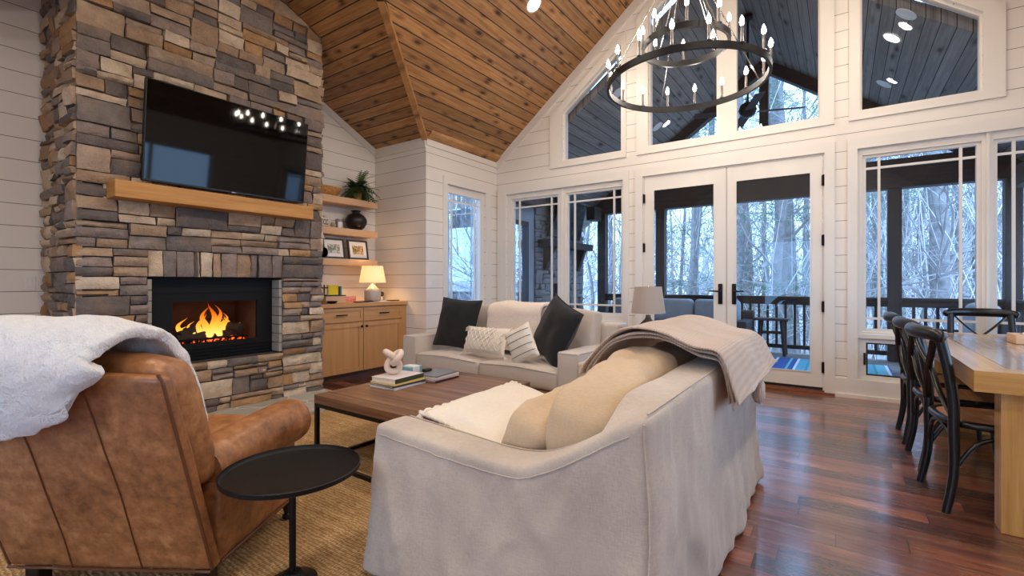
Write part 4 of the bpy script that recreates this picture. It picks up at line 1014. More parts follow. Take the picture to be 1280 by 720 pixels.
# fleece throw over the loveseat back
def ft(u, v):
    x = lerp(-.33,.33,v)+.02*sin(u*6); P = [(1.0,.62),(1.0,.80),(.93,.957),(.74,.968),(.60,.958),(.545,.90),(.535,.80),(.515,.66),(.48,.50)]
    y, z = cat(P, u); y -= .012
    return (x+.03*(u-.5), y+.012*nz((x*5,u*6,1)), z+.012*nz((x*6,u*5,7)))
m = MB(); m.sheet(ft, 34, 22, thick=.022); m.v = [LM @ p for p in m.v]
solo('fleece_throw', m, sherpa, 'cream fleece throw hanging over the middle of the loveseat back', 'blanket', smooth=70)

# ------------------------------------------------------------------ side table and lamp behind the sofas
ST = (-1.335,3.94,0)
st = thing('side_table', 'small round walnut side table between the loveseat and the front sofa', 'table', ST)
m = MB(); m.lathe([(.0,.61),(.255,.61),(.27,.62),(.27,.64),(.262,.65),(0,.65)], 36, ST); build('table_top', m, dark_wood, st, smooth=40, grain='X')
m = MB(); m.lathe([(.17,0),(.17,.02),(.05,.05),(.035,.12),(.05,.3),(.03,.5),(.06,.6),(.08,.612)], 20, ST); build('pedestal', m, dark_wood, st, smooth=60, grain='Z')
shade_t = fabric('taupe_shade_linen', (176,160,148), 300, var=.05)
merc = plain('smoked_glass_base', (122,106,92), .18, .3, .2)
table_lamp('table_lamp', 'unlit table lamp with taupe shade and brown glass base on side table', (-1.36,3.98,.651), [(.06,0),(.085,.006),(.10,.04),(.10,.10),(.085,.15),(.05,.19),(.028,.21),(.02,.235),(.022,.245)], merc, (.262,.487,.142,.112), False, shade_t)
m = MB(); m.rbox(-1.565,-1.505,3.84,3.91,.651,.70,.006); solo('coaster_box', m, black_plastic, 'small black box on the round walnut side table', 'box')

# ------------------------------------------------------------------ coffee table with books
CTX0, CTX1, CTY0, CTY1, CTZ = -2.80, -1.865, 1.77, 2.90, .45
ct = thing('coffee_table', 'low coffee table with plank wood top on a thin black iron frame', 'table', ((CTX0+CTX1)/2,(CTY0+CTY1)/2,0.012))
m = MB(); m.rbox(CTX0,CTX1,CTY0+.10,CTY1-.10,CTZ-.055,CTZ,.003); m.rbox(CTX0,CTX1,CTY0,CTY0+.099,CTZ-.055,CTZ,.003); m.rbox(CTX0,CTX1,CTY1-.099,CTY1,CTZ-.055,CTZ,.003)
build('table_top', m, table_wood, ct, grain='X')
for x0,x1 in ((CTX0+.001,CTX0+.09),(CTX1-.09,CTX1-.001)): m = MB(); m.rbox(x0,x1,CTY0+.1,CTY1-.1,CTZ-.02,CTZ+.0012,.001); build('breadboard_edge', m, table_wood, ct, grain='Y')
for x in (CTX0+.013,CTX1-.013):
    for y in (CTY0+.013,CTY1-.013): m = MB(); m.rbox(x-.0125,x+.0125,y-.0125,y+.0125,.013,CTZ-.056,.002); build('leg', m, black_metal, ct)
m = MB()
for z in (.026,CTZ-.068):
    for y in (CTY0+.013,CTY1-.013): m.box(CTX0+.025,CTX1-.025,y-.011,y+.011,z-.011,z+.011)
    for x in (CTX0+.013,CTX1-.013): m.box(x-.011,x+.011,CTY0+.025,CTY1-.025,z-.011,z+.011)
build('frame_rail', m, black_metal, ct)
def cov(nm, c): return plain(nm, c, .35, var=.05)
stackA = [((.30,.245,.014),3,(206,212,222),'white magazine at the bottom of the near book stack'),((.30,.24,.012),-1,(60,64,78),'dark magazine second from the bottom of the near book stack'),((.295,.235,.012),2,(236,206,120),'yellow edged magazine under the top book of the near stack'),((.285,.225,.030),5,(84,104,74),'thick book with dark green spine on top of the near stack')]
z = CTZ+.002
for (d, a, c, lab) in stackA:
    k = d; book(lab, (-2.575,2.275,z), k, pi/2+radians(a), cov('cover_%d' % c[0], (226,218,222) if c[0] == 84 else c), 'books in the near stack', spine=cov('spine_%d' % c[0], (52,66,44) if c[0] == 84 else c)); z += d[2]+.0008
zA = z
stackB = [((.27,.21,.012),4,(40,40,66),'navy magazine at the bottom of the far book stack'),((.27,.21,.012),0,(206,180,176),'pink edged magazine second in the far stack'),((.27,.21,.012),3,(224,224,222),'white magazine third in the far stack'),((.265,.205,.008),6,(120,124,130),'grey patterned magazine on top of the far stack')]
z = CTZ+.002
for (d, a, c, lab) in stackB:
    book(lab, (-2.50,2.585,z), d, pi/2+radians(a), cov('coverb_%d' % c[0], c), 'magazines in the far stack'); z += d[2]+.0008
zB = z
m = MB(); m.rbox(-2.60,-2.56,2.53,2.60,zB,zB+.022,.006); solo('car_key_fob', m, black_plastic, 'small black key fob on the far magazine stack', 'key fob')
tl = cov('aqua_print', (130,180,186))
tb_ = thing('tissue_packet', 'white and aqua striped packet behind the knot sculpture', 'packet', (-2.66,2.50,CTZ+.002))
m = MB(); m.rbox(-2.76,-2.665,2.47,2.60,CTZ+.002,CTZ+.085,.006); build('wrapper', m, tl, tb_); m = MB(); m.rbox(-2.765,-2.66,2.50,2.57,CTZ+.0015,CTZ+.088,.006); build('white_band', m, cov('white_print', (236,236,236)), tb_)
# knot sculpture
kn = MB(); pts = []
for i in range(72):
    t = 2*pi*i/72; s_ = .030
    pts.append((-2.60+s_*(sin(t)+1.75*sin(2*t)), 2.255+s_*1.0*(-sin(3*t)), zA+.072+s_*(cos(t)-1.75*cos(2*t))))
kn.tube(pts, .0225, 14, closed=True); zmin = min(p.z for p in kn.v); kn.v = [p-Vector((0,0,zmin-zA)) for p in kn.v]
solo('knot_sculpture', kn, plain('cream_ceramic', (222,204,188), .7, var=.04), 'cream ceramic knot sculpture on top of the near book stack', 'sculpture', smooth=80)

# ------------------------------------------------------------------ leather armchair with fur throw
ACP = (-2.215,.573,.0155)
ac = thing('leather_armchair', 'tan leather armchair with rolled arms seen from behind', 'armchair', ACP, math.atan2(.538,.843))
def lean(z): 
    t = (z-.11)/.74; return -.235*(t if t < 1 else t)
def bfn(x,y,z): return (x*(1+.0*z), y+lean(z)+.004*nz((x*3,z*3,1),2), z+(.02*cos(x*3.4)-.02 if z > .6 else 0)*((z-.6)/.3 if z > .6 else 0))
m = MB(); m.rbox(-.39,.395,0,.06,.10,.872,.022,(14,2,14), fn=bfn); build('outer_back', m, leather, ac, smooth=60, local=True)
m = MB()
for x in (-.14,.125): m.tube([(x+.012*sin(z*4),lean(z)-.002+.004*nz((x*3,z*3,1),2),z) for z in [.11+i*.04 for i in range(19)]], .0025, 5)
for x in (-.385,.390): m.tube([(x,lean(z)+.006,z) for z in [.11+i*.04 for i in range(19)]]+[(x*.97,lean(.87)+.01,.868)], .006, 6)
m.tube([(-.385+.031*i,-.002,.104) for i in range(26)], .006, 6)
build('welt', m, leather_welt, ac, smooth=60, local=True)
def ifn(x,y,z):
    k = max(0,(1-abs(x/.36)**4))**.5
    return (x, y+lean(z)+.015*k*(1 if y > .2 else 0)+.006*nz((x*5,y*4,z*5)), z+.025*k*(1 if z > .8 else 0)-.03*(abs(x)/.36)**4*(1 if z > .8 else 0))
m = MB(); m.rbox(-.36,.362,.055,.225,.40,.895,.06,(16,5,12), fn=ifn); build('inner_back', m, leather, ac, smooth=70, local=True)
for sx in (-1,1):
    m = MB(); a, b = sorted((sx*.30, sx*.385)); m.rbox(a,b,.055,.63,.10,.40,.02,(3,12,8), fn=lambda x,y,z: (x+.006*nz((y*6,z*6,sx))*sx,y,z)); build('side_panel', m, leather, ac, smooth=60, local=True)
    m = MB(); pts = []; rr = []
    for i in range(25):
        t = i/24; pts.append((sx*(.285+.045*t**2), .07+.71*t, .435+.01*sin(t*3)+.015*t)); e = 1-max(0,(t-.86)/.14)**2.2
        rr.append((.100+.012*t+(.004*sin(i*2.4) if i < 6 else 0))*max(.12,e)**.5)
    m.tube(pts, rr, 20); build('rolled_arm', m, leather, ac, smooth=70, local=True)
    m = MB(); m.tube([(sx*.387,.06+.04*i,.106) for i in range(15)], .006, 6); build('welt', m, leather_welt, ac, smooth=60, local=True)
m = MB(); m.rbox(-.30,.30,.05,.63,.10,.30,.02,(8,8,3)); build('seat_base', m, leather, ac, smooth=60, local=True)
m = MB(); m.rbox(-.235,.235,.20,.70,.29,.47,.06,(10,10,4), fn=lambda x,y,z: (x,y,z+.025*cos(x*5)*(1 if z>.4 else 0))); build('seat_cushion', m, leather, ac, smooth=60, local=True)
for sx in (-1,1):
    m = MB(); m.lathe([(.012,0),(.022,.006),(.022,.02),(.012,.028),(.018,.045),(.032,.085),(.03,.105),(.02,.106)], 14, (sx*.355,.60,0)); build('front_leg', m, black_paint, ac, smooth=50, local=True)
    m = MB(); m.rbox(sx*.33-.028,sx*.33+.028,.03,.086,0,.105,.006); build('rear_leg', m, black_paint, ac, local=True)
AM = wm(ac)
FB = [(-.60,.62),(-.25,.655),(-.05,.685),(.10,.745),(.20,.81),(.30,.85)]
def fur_fn(u, v):
    x = lerp(-.62,.235,v); zb = curve(FB, x)+.07*max(0,(v-.78)/.22)**2; 
    edge = max(0,(v-.8)/.2)**2; le = max(0,(.2-v)/.2)**2
    P = [(lean(zb)-.05,zb),(lean(.78)-.062,max(.78,zb+.03)),(lean(.88)-.066,max(.89,zb+.05)),(-.275,.965),(-.19,1.005),(-.085,.99),(-.03,.955),(.02,.87),(.055,.76),(.08,.64)]
    y, z = cat(P, u)
    z -= .035*edge*min(1,u*3)+.10*le
    f = .022*(1-edge)*noise.noise(Vector((x*5, u*5, 3)))+.007*noise.noise(Vector((x*22, u*26, 1)))+.004*noise.noise(Vector((x*60, u*70, 1)))
    y -= f*(1 if u < .4 else -.6); z += f*.8*(1 if .25 < u < .75 else .2)
    x2 = x+.10*max(0,u-.35)*v*v
    return (x2, y, z)
m = MB(); m.sheet(fur_fn, 70, 80, thick=.04); m.v = [AM @ p for p in m.v]
o = solo('fur_throw', m, fur, 'fluffy white faux fur throw draped over the leather armchair back', 'blanket', smooth=180)
o.modifiers.new('soften', 'SUBSURF').render_levels = 1

# ------------------------------------------------------------------ black pedestal tray table
TP = (-1.733,1.005,.0155)
tt = thing('tray_table', 'black metal pedestal side table with round rimmed tray beside the leather chair', 'side table', TP)
m = MB(); m.lathe([(0,.445),(.238,.445),(.248,.45),(.25,.466),(.246,.468),(.243,.455),(.236,.451),(0,.451)], 56, (TP[0],TP[1],0)); build('tray', m, black_metal, tt, smooth=50)
m = MB(); m.tube([(TP[0],TP[1],.05),(TP[0],TP[1],.444)], .0125, 12); m.lathe([(.03,.425),(.045,.438),(.045,.444)], 14, (TP[0],TP[1],0)); m.lathe([(.028,.048),(.028,.058),(.014,.066)], 14, (TP[0],TP[1],0)); build('pole', m, black_metal, tt, smooth=40)
m = MB(); m.lathe([(.09,0),(.09,.012),(.05,.024),(.03,.05),(0,.05)], 36, TP); build('base', m, black_metal, tt, smooth=40)

# ------------------------------------------------------------------ dining table
TX0, TX1, TY0, TY1, TZ = .51, 1.46, 3.07, 5.25, .76
dt = thing('dining_table', 'long wooden dining table with thick mitred top and slab legs', 'table', ((TX0+TX1)/2,(TY0+TY1)/2,0))
b_ = .14
for poly in ([(TX0,TY0),(TX1,TY0),(TX1-b_,TY0+b_),(TX0+b_,TY0+b_)], [(TX0,TY1),(TX0+b_,TY1-b_),(TX1-b_,TY1-b_),(TX1,TY1)]):
    m = MB(); m.prism(poly, lambda a,b: (a,b,TZ-.098), lambda a,b: (a,b,TZ)); build('end_board', m, dine_wood, dt, grain='X')
for poly in ([(TX0,TY0+.003),(TX0+b_-.002,TY0+b_+.001),(TX0+b_-.002,TY1-b_-.001),(TX0,TY1-.003)], [(TX1,TY0+.003),(TX1,TY1-.003),(TX1-b_+.002,TY1-b_-.001),(TX1-b_+.002,TY0+b_+.001)]):
    m = MB(); m.prism(poly, lambda a,b: (a,b,TZ-.098), lambda a,b: (a,b,TZ)); build('side_board', m, dine_wood, dt, grain='Y')
m = MB(); m.box(TX0+b_+.003,TX1-b_-.003,TY0+b_+.003,TY1-b_-.003,TZ-.05,TZ-.0008); build('table_top', m, dine_top, dt, grain='Y')
for y0 in (TY0+.05, TY1-.18):
    m = MB(); m.rbox(TX0+.10,TX1-.10,y0,y0+.12,.0,TZ-.099,.004); build('slab_leg', m, dine_wood, dt, grain='Z')
m = MB(); m.rbox(TX0+.43,TX1-.43,TY0+.18,TY1-.18,.12,.24,.004); build('stretcher', m, dine_wood, dt, grain='Y')
tb2 = thing('tissue_box', 'pale wooden tissue box on the dining table', 'box', (1.08,4.62,TZ+.001))
m = MB(); m.rbox(.955,1.22,4.53,4.74,TZ+.001,TZ+.062,.004); build('body', m, shelf_wood, tb2, grain='X')
m = MB(); m.sheet(lambda u,v: (lerp(1.0,1.18,u), lerp(4.57,4.70,v), TZ+.064+.02*sin(pi*u)*sin(pi*v)+.006*sin(u*14+v*5)), 12, 10); build('tissue', m, paper, tb2, smooth=80)
# ------------------------------------------------------------------ cross-back dining chairs
def make_chair():
    t = thing('dining_chair', 'black cross-back dining chair at the near corner of the dining table', 'chair', (0,0,0), 0, 'cross-back chairs at the dining table')
    for sx in (-1,1):
        m = MB(); P = [(sx*.215,-.24,0),(sx*.207,-.207,.2),(sx*.200,-.205,.42),(sx*.198,-.207,.58),(sx*.194,-.232,.76),(sx*.19,-.258,.895)]
        m.tube([cat(P,i/20) for i in range(21)], [.0185+.005*min(1,i/8) for i in range(21)], 10); build('back_post', m, black_paint, t, smooth=50, local=True)
        m = MB(); P = [(sx*.225,.235,0),(sx*.212,.215,.22),(sx*.203,.195,.44)]
        m.tube([cat(P,i/10) for i in range(11)], [.015+.006*i/10 for i in range(11)], 10); build('front_leg', m, black_paint, t, smooth=50, local=True)
        m = MB(); P = [(sx*.21,.20,.22),(sx*.205,.12,.36),(sx*.203,.0,.40),(sx*.205,-.12,.36),(sx*.207,-.205,.22)]
        m.tube([cat(P,i/16) for i in range(17)], .011, 8); build('side_brace', m, black_paint, t, smooth=50, local=True)
        m = MB(); P = [(sx*.192,-.215,.50),(sx*.11,-.238,.60),(0,-.25+.008*sx,.70),(-sx*.10,-.268,.80),(-sx*.165,-.275,.88)]
        m.tube([cat(P,i/18) for i in range(19)], .016, 8, flat=.45); build('cross_bar', m, black_paint, t, smooth=50, local=True)
    m = MB(); P = [(-.235,-.252,.89),(-.19,-.278,.905),(-.09,-.312,.91),(.0,-.32,.91),(.09,-.312,.91),(.19,-.278,.905),(.235,-.252,.89)]
    pts = [cat(P,i/24) for i in range(25)]
    m.tube(pts, [.015+.015*sin(pi*min(1,max(0,i/24)))**.35 for i in range(25)], 12, flat=1.25); build('top_rail', m, black_paint, t, smooth=60, local=True)
    m = MB(); P = [(-.2,-.20,.24),(-.14,-.205,.38),(0,-.207,.425),(.14,-.205,.38),(.2,-.20,.24)]; m.tube([cat(P,i/16) for i in range(17)], .012, 8); build('arched_brace', m, black_paint, t, smooth=50, local=True)
    m = MB(); P = [(-.21,.21,.22),(-.14,.205,.37),(0,.203,.42),(.14,.205,.37),(.21,.21,.22)]; m.tube([cat(P,i/16) for i in range(17)], .011, 8); build('arched_brace', m, black_paint, t, smooth=50, local=True)
    ring = []
    for i in range(40):
        a = 2*pi*i/40; c_, s_ = cos(a), sin(a); e = 3.2
        x = .222*math.copysign(abs(c_)**(2/e), c_); y = .225*math.copysign(abs(s_)**(2/e), s_); x *= 1+.06*(y/.225); ring.append((x, y+.005, .452))
    m = MB(); m.tube(ring, .02, 10, closed=True); build('seat_frame', m, black_paint, t, smooth=60, local=True)
    m = MB(); m.add([(x*.96,y*.96,.464) for x,y,z in ring]+[(x*.96,y*.96,.440) for x,y,z in ring]+[(x*.5,y*.5,.461) for x,y,z in ring]+[(0,0.005,.460)],
        [(i,(i+1)%40,80+(i+1)%40,80+i) for i in range(40)]+[(80+i,80+(i+1)%40,120) for i in range(40)]+[(i,40+i,40+(i+1)%40,(i+1)%40) for i in range(40)]+[tuple(40+i for i in range(39,-1,-1))]); build('seat', m, seat_wood, t, smooth=60, grain='X', local=True)
    return t
ch0 = make_chair()
for i,(x,y,rz,lab) in enumerate(((.645,3.49,-pi/2+.13,'black cross-back chair on the table side, nearest the camera'),(.63,4.09,-pi/2+.06,'black cross-back chair on the table side, second from the near end'),(.61,4.66,-pi/2+.01,'black cross-back chair on the table side, closest to the windows'),(.99,5.47,pi,'black cross-back chair at the far head of the dining table'))):
    o = ch0 if i == 0 else copy_tree(ch0); o.location = (x,y,0); o.rotation_euler = (0,0,rz); o['label'] = lab

# ------------------------------------------------------------------ chandelier
CHX, CHY, CHZ = RX, 4.19, 2.875
cl = thing('chandelier', 'two-tier black iron ring chandelier with glowing candle bulbs', 'chandelier', (CHX,CHY,CHZ))
bulb_m = emit('candle_bulb_glow', (255,240,224), 150)
sleeve_m = plain('candle_sleeve_iron', (92,86,84), .35, .5)
for (R0, z0, n, ph) in ((.65,CHZ,16,.12),(.35,CHZ+.315,8,.3)):
    m = MB(); prof = [(R0-.012,z0),(R0+.012,z0),(R0+.012,z0+.05),(R0-.012,z0+.05)]; N = 72; vs = []; fs = []
    for k in range(N):
        a = 2*pi*k/N
        for r_, z_ in prof: vs.append((CHX+r_*cos(a), CHY+r_*sin(a), z_))
    for k in range(N):
        for q in range(4): fs.append((k*4+q, ((k+1)%N)*4+q, ((k+1)%N)*4+(q+1)%4, k*4+(q+1)%4))
    m.add(vs, fs); build('ring', m, black_metal, cl, smooth=40)
    for k in range(n):
        a = 2*pi*k/n+ph; c = (CHX+R0*cos(a), CHY+R0*sin(a), z0+.05)
        m = MB(); m.lathe([(.02,0),(.022,.004),(.012,.012),(.0105,.02),(.0105,.125)], 12, c); s_ = build('candle_sleeve', m, sleeve_m, cl, smooth=40)
        m = MB(); m.lathe([(.007,.125),(.0145,.14),(.0165,.155),(.012,.178),(.005,.194),(.001,.203)], 12, c); build('bulb', m, bulb_m, s_, smooth=60, label='glowing candle bulb')
m = MB()
for k in range(4):
    a = 2*pi*k/4+.62
    m.tube([(CHX+.65*cos(a),CHY+.65*sin(a),CHZ+.04),(CHX+.03*cos(a),CHY+.03*sin(a),CHZ+1.13)], .006, 6)
    m.tube([(CHX+.35*cos(a+.4),CHY+.35*sin(a+.4),CHZ+.36),(CHX+.02*cos(a+.4),CHY+.02*sin(a+.4),CHZ+1.11)], .005, 6)
build('suspension_rod', m, chrome, cl, smooth=50)
m = MB(); m.lathe([(.0,0),(.03,.0),(.05,.03),(.05,.07),(.02,.1),(.008,.12),(.008,zc(RX)-CHZ-1.16),(.06,zc(RX)-CHZ-1.14),(.065,zc(RX)-CHZ-1.12)], 18, (CHX,CHY,CHZ+1.09)); build('hub', m, black_metal, cl, smooth=40)

# ------------------------------------------------------------------ recessed ceiling lights
lens = emit('recessed_lens', (255,243,228), 520)
def slope_mat(X, Y, z, side, s):
    n = Vector((s*side,0,-1)).normalized(); a = Vector((0,1,0)); b = n.cross(a)
    return Matrix(((a.x,b.x,n.x,X),(a.y,b.y,n.y,Y),(a.z,b.z,n.z,z),(0,0,0,1)))
def can_light(X, Y, z, side, s, label, lit=True, grp=None, lensm=None):
    t = thing('recessed_light', label, 'ceiling light', (X,Y,z), group=grp); M = slope_mat(X,Y,z,side,s)
    m = MB(); N = 28; vs = []; fs = []
    for k in range(N):
        a = 2*pi*k/N
        for r_, d in ((.10,.001),(.098,.008),(.082,.008),(.076,.002)): vs.append((r_*cos(a), r_*sin(a), d))
    for k in range(N):
        for q in range(3): fs.append((k*4+q,k*4+q+1,((k+1)%N)*4+q+1,((k+1)%N)*4+q))
    m.add(vs, fs, M); build('trim_ring', m, white_trim, t, smooth=40)
    m = MB(); m.add([(.077*cos(2*pi*k/N), .077*sin(2*pi*k/N), .004) for k in range(N)], [tuple(range(N))], M); build('lens', m, lensm or (lens if lit else white_trim), t)
    return t
for side, X in ((1,-2.86),(-1,.64)):
    for Y in (4.52,2.6,.9,-.8,-2.4):  # only the far left can is seen; the rest are added as room fill
        can_light(X, Y, zc(X)-.0, side, S1, 'lit white recessed ceiling light high on the wood ceiling slope' if (side==1 and Y>4) else 'lit recessed light added as fill outside the view, on the wood ceiling slopes', True, None if (side==1 and Y>4) else 'unseen recessed lights of the ceiling')

# ------------------------------------------------------------------ porch
PY1, PZ, PR, PS = 9.25, -.03, 5.05, .72
def zp(X): return PR-PS*abs(X-RX)
m = MB(); m.box(-5.0,2.6,YG+T,PY1+.12,PZ-.12,PZ); struct('porch_floor', m, deck_wood, grain='X')
for nm, sgn in (('porch_ceiling_left',-1),('porch_ceiling_right',1)):
    m = MB(); e = RX+sgn*3.7; poly = [(RX,YG+T),(e,YG+T),(e,PY1+.5),(RX,PY1+.5)]
    m.prism(poly, lambda a,b: (a,b,zp(a)), lambda a,b: (a,b,zp(a)+.14)); struct(nm, m, porch_wood, uvf=lambda p,n: (p.y, p.x*1.23))
m = MB(); m.box(-4.2,2.0,PY1-.1,PY1+.1,2.6,3.04); struct('porch_beam', m, porch_dark, grain='X')
for nm, X, y0, y1 in (('porch_beam_left',-4.2,YG+T,6.86),('porch_beam_left_end',-4.2,8.8,PY1-.1),('porch_beam_right',1.98,YG+T,PY1-.1)):
    m = MB(); m.box(X-.09,X+.09,y0,y1,2.45,2.72); struct(nm, m, porch_dark, grain='Y')
m = MB()
for sgn in (-1,1):
    e = RX+sgn*3.2; m.prism([(RX,PR-.22),(e,zp(e)-.22),(e,zp(e)-.002),(RX,PR-.002)], lambda a,b: (a,PY1-.08,b), lambda a,b: (a,PY1+.08,b))
struct('porch_rake_beam', m, porch_dark, grain='X')
for i,(x,y,lab) in enumerate(((-4.13,PY1,'dark corner post of the porch beside the outdoor chimney'),(-2.90,PY1,'dark porch post seen through the left glass of the French door'),(.655,PY1,'thick dark porch post seen through the window behind the dining table'),(1.92,PY1,'dark porch corner post at the right edge of the photo'),(1.98,7.7,'dark side post of the porch on the right'))):
    m = MB(); m.rbox(x-.085,x+.085,y-.085,y+.085,PZ+.001,2.6 if y > 9 else 2.45,.006); solo('porch_post', m, porch_dark, lab, 'post', grain='Z')
m = MB(); m.rbox(RX-.07,RX+.07,PY1-.07,PY1+.07,3.041,PR-.31,.004); solo('king_post', m, porch_dark, 'dark king post in the open porch gable', 'post', grain='Z')
def railing(label, p0, p1):
    a, b = Vector(p0), Vector(p1); L = (b-a).length; d = (b-a).normalized(); ang_ = math.atan2(d.y,d.x)
    t = thing('porch_railing', label, 'railing', (*p0,PZ), ang_); 
    m = MB(); m.rbox(0,L,-.07,.07,.93,.97,.004); m.rbox(0,L,-.03,.03,.83,.93,.003); build('top_rail', m, porch_dark, t, grain='X', local=True)
    m = MB(); m.rbox(0,L,-.03,.03,.085,.15,.003); build('bottom_rail', m, porch_dark, t, grain='X', local=True)
    n = int(L/.135); 
    for i in range(1,n):
        x = L*i/n; m = MB(); m.box(x-.018,x+.018,-.018,.018,.15,.83); build('baluster', m, porch_dark, t, local=True)
railing('dark baluster railing seen through the left window pair', (-4.04,PY1), (-2.99,PY1))
railing('long dark baluster railing behind the porch sofa and stool', (-2.81,PY1), (.565,PY1))
railing('dark baluster railing behind the dining end window', (.745,PY1), (1.83,PY1))
railing('dark side railing at the right of the porch', (1.98,7.8), (1.98,9.16))
# outdoor stone chimney, mantel and television
oc = thing('outdoor_fireplace', 'grey stone outdoor fireplace on the porch seen through left windows', 'fireplace', (-4.7,7.8,PZ))
m = MB(); fo = lambda s,z,d: (-4.36+d, s, z)
ashlar(m, fo, 6.9,7.42,PZ,1.15,.9); ashlar(m, fo, 8.18,8.72,PZ,1.15,.9); ashlar(m, fo, 7.42,8.18,PZ,.3,.9); ashlar(m, fo, 6.9,8.72,1.15,2.56,1)
build('stone_cladding', m, plain('grey_fieldstone', (128,124,124), .9, var=.4, scale=7, bump=.8, bscale=22), oc, smooth=35)
m = MB(); m.box(-4.7,-4.36,6.9,7.42,PZ,2.42); m.box(-4.7,-4.36,8.18,8.72,PZ,2.42); m.box(-4.7,-4.36,7.42,8.18,PZ,.3); m.box(-4.7,-4.36,7.42,8.18,1.15,2.42); build('mortar_core', m, mortar, oc)
m = MB(); m.box(-4.69,-4.46,7.43,8.17,.301,1.14); build('firebox', m, fb_black, oc)
m = MB(); m.rbox(-4.32,-4.08,6.95,8.67,1.80,1.92,.006)
for y in (7.2,8.42): m.prism([(-4.32,1.4),(-4.28,1.4),(-4.12,1.8),(-4.32,1.8)], lambda a,b,y=y: (a,y-.05,b), lambda a,b,y=y: (a,y+.05,b))
build('mantel', m, porch_dark, oc, grain='Y')
t_ = thing('outdoor_television', 'black television tilted above the outdoor fireplace mantel', 'television', (-4.2,7.8,1.97))
M_ = Matrix.Translation((-4.24,7.8,1.99)) @ Matrix.Rotation(math.atan2(.16,.7),4,'Y')
m = MB(); m.rbox(-.05,0,-.6,.6,0,.70,.006,M=M_); build('cabinet', m, black_plastic, t_); m = MB(); m.box(.001,.003,-.585,.585,.015,.685,M=M_); build('screen', m, black_gloss, t_)
m = MB(); m.plate(rect(YG+T,6.9,PZ,2.45), [rect(6.2,6.72,.5,2.2)], lambda a,b: (-4.36,a,b), lambda a,b: (-4.46,a,b)); m.v = [p for p in m.v]
struct('wall_porch_left', m, plain('porch_siding', (150,150,154), .8))
m = MB(); m.plate(rect(6.2,6.72,.5,2.2), [rect(6.26,6.66,.56,2.14)], lambda a,b: (-4.35,a,b), lambda a,b: (-4.44,a,b)); w = struct('window_15', m, porch_dark); gm = MB(); gm.box(-4.40,-4.395,6.26,6.66,.56,2.14); build('pane', gm, glass, w)
# ceiling fan
fan = thing('ceiling_fan', 'dark ceiling fan hanging from the porch ridge', 'ceiling fan', (RX,7.5,3.55))
m = MB(); m.tube([(RX,7.5,3.75),(RX,7.5,PR-.03)], .016, 8); m.lathe([(.02,0),(.07,.02),(.07,.08),(.0,.1)], 16, (RX,7.5,PR-.12)); build('downrod', m, oil_bronze, fan, smooth=40)
m = MB(); m.lathe([(0,0),(.05,.0),(.1,.04),(.12,.1),(.1,.17),(.05,.21),(.02,.22)], 20, (RX,7.5,3.55)); build('motor', m, oil_bronze, fan, smooth=50)
for k in range(4):
    a = 2*pi*k/4+.35; m = MB(); m.rbox(.13,.72,-.065,.065,-.004,.006,.003,M=Matrix.Translation((RX,7.5,3.62)) @ Matrix.Rotation(a,4,'Z') @ Matrix.Rotation(.2,4,'X')); build('blade', m, porch_dark, fan)
can_light(.46,6.78,zp(.46),-1,PS,'lit recessed light in the grey porch ceiling', True)
for x,y,s_,lab in ((.53,6.15,-1,'unlit recessed light nearer the house in the right porch ceiling slope'),(.475,8.26,-1,'unlit recessed light near the gable end of the right porch ceiling slope'),(-2.67,8.3,1,'unlit recessed light in the left porch ceiling slope'),(-2.67,6.5,1,'unlit recessed light near the house in the left porch ceiling slope')):
    can_light(x,y,zp(x),s_,PS,lab,False)
# porch furniture
ps = thing('outdoor_sofa', 'dark wicker outdoor sofa with grey cushions against the porch railing', 'sofa', (-2.55,8.6,PZ))
m = MB(); m.rbox(-3.85,-1.22,8.12,8.98,PZ+.05,.30,.02); m.rbox(-3.85,-1.22,8.86,9.0,.30,.70,.03); build('frame', m, wicker_dark, ps)
for x0,x1 in ((-3.85,-3.68),(-1.39,-1.22)): m = MB(); m.rbox(x0,x1,8.12,8.9,.30,.56,.03); build('arm', m, wicker_dark, ps)
for k in range(3):
    x0 = -3.67+.76*k; m = MB(); m.rbox(x0+.005,x0+.755,8.08,8.8,.302,.46,.04,(6,6,3)); build('seat_cushion', m, cushion_grey, ps, smooth=60)
    m = MB(); m.rbox(x0+.01,x0+.75,8.62,8.84,.46,.88,.08,(6,3,6)); build('back_cushion', m, cushion_grey, ps, smooth=60)
M_ = TRM((-1.56,8.38,.70),radians(-50),radians(-18)); m = MB(); pillow(m,.45,.45,.16,M_); solo('outdoor_pillow', m, cushion_grey, 'grey square pillow in the right corner of the porch sofa', 'pillow', smooth=80)
sl = thing('wooden_stool', 'dark wooden stool table standing on the porch before the railing', 'stool', (-.955,8.85,PZ))
m = MB(); m.rbox(-1.205,-.705,8.68,9.02,.55,.585,.005); build('stool_top', m, porch_dark, sl, grain='X')
for x,y in ((-1,-1),(-1,1),(1,-1),(1,1)): m = MB(); m.tube([(-.955+x*.20,8.85+y*.14,PZ+.013),(-.955+x*.15,8.85+y*.1,.55)], .024, 8); build('leg', m, porch_dark, sl)
m = MB(); m.tube([(-1.125,8.74,.35),(-.785,8.74,.35)], .014, 8); m.tube([(-1.125,8.96,.35),(-.785,8.96,.35)], .014, 8); build('rung', m, porch_dark, sl)
rt = NT('striped_outdoor_weave'); rx = rt.n('SeparateXYZ', j0=rt.pos()).outputs[0]
fr_ = rt.math('FRACT', rt.math('DIVIDE', rt.math('ADD', rx, 1.0), .78))
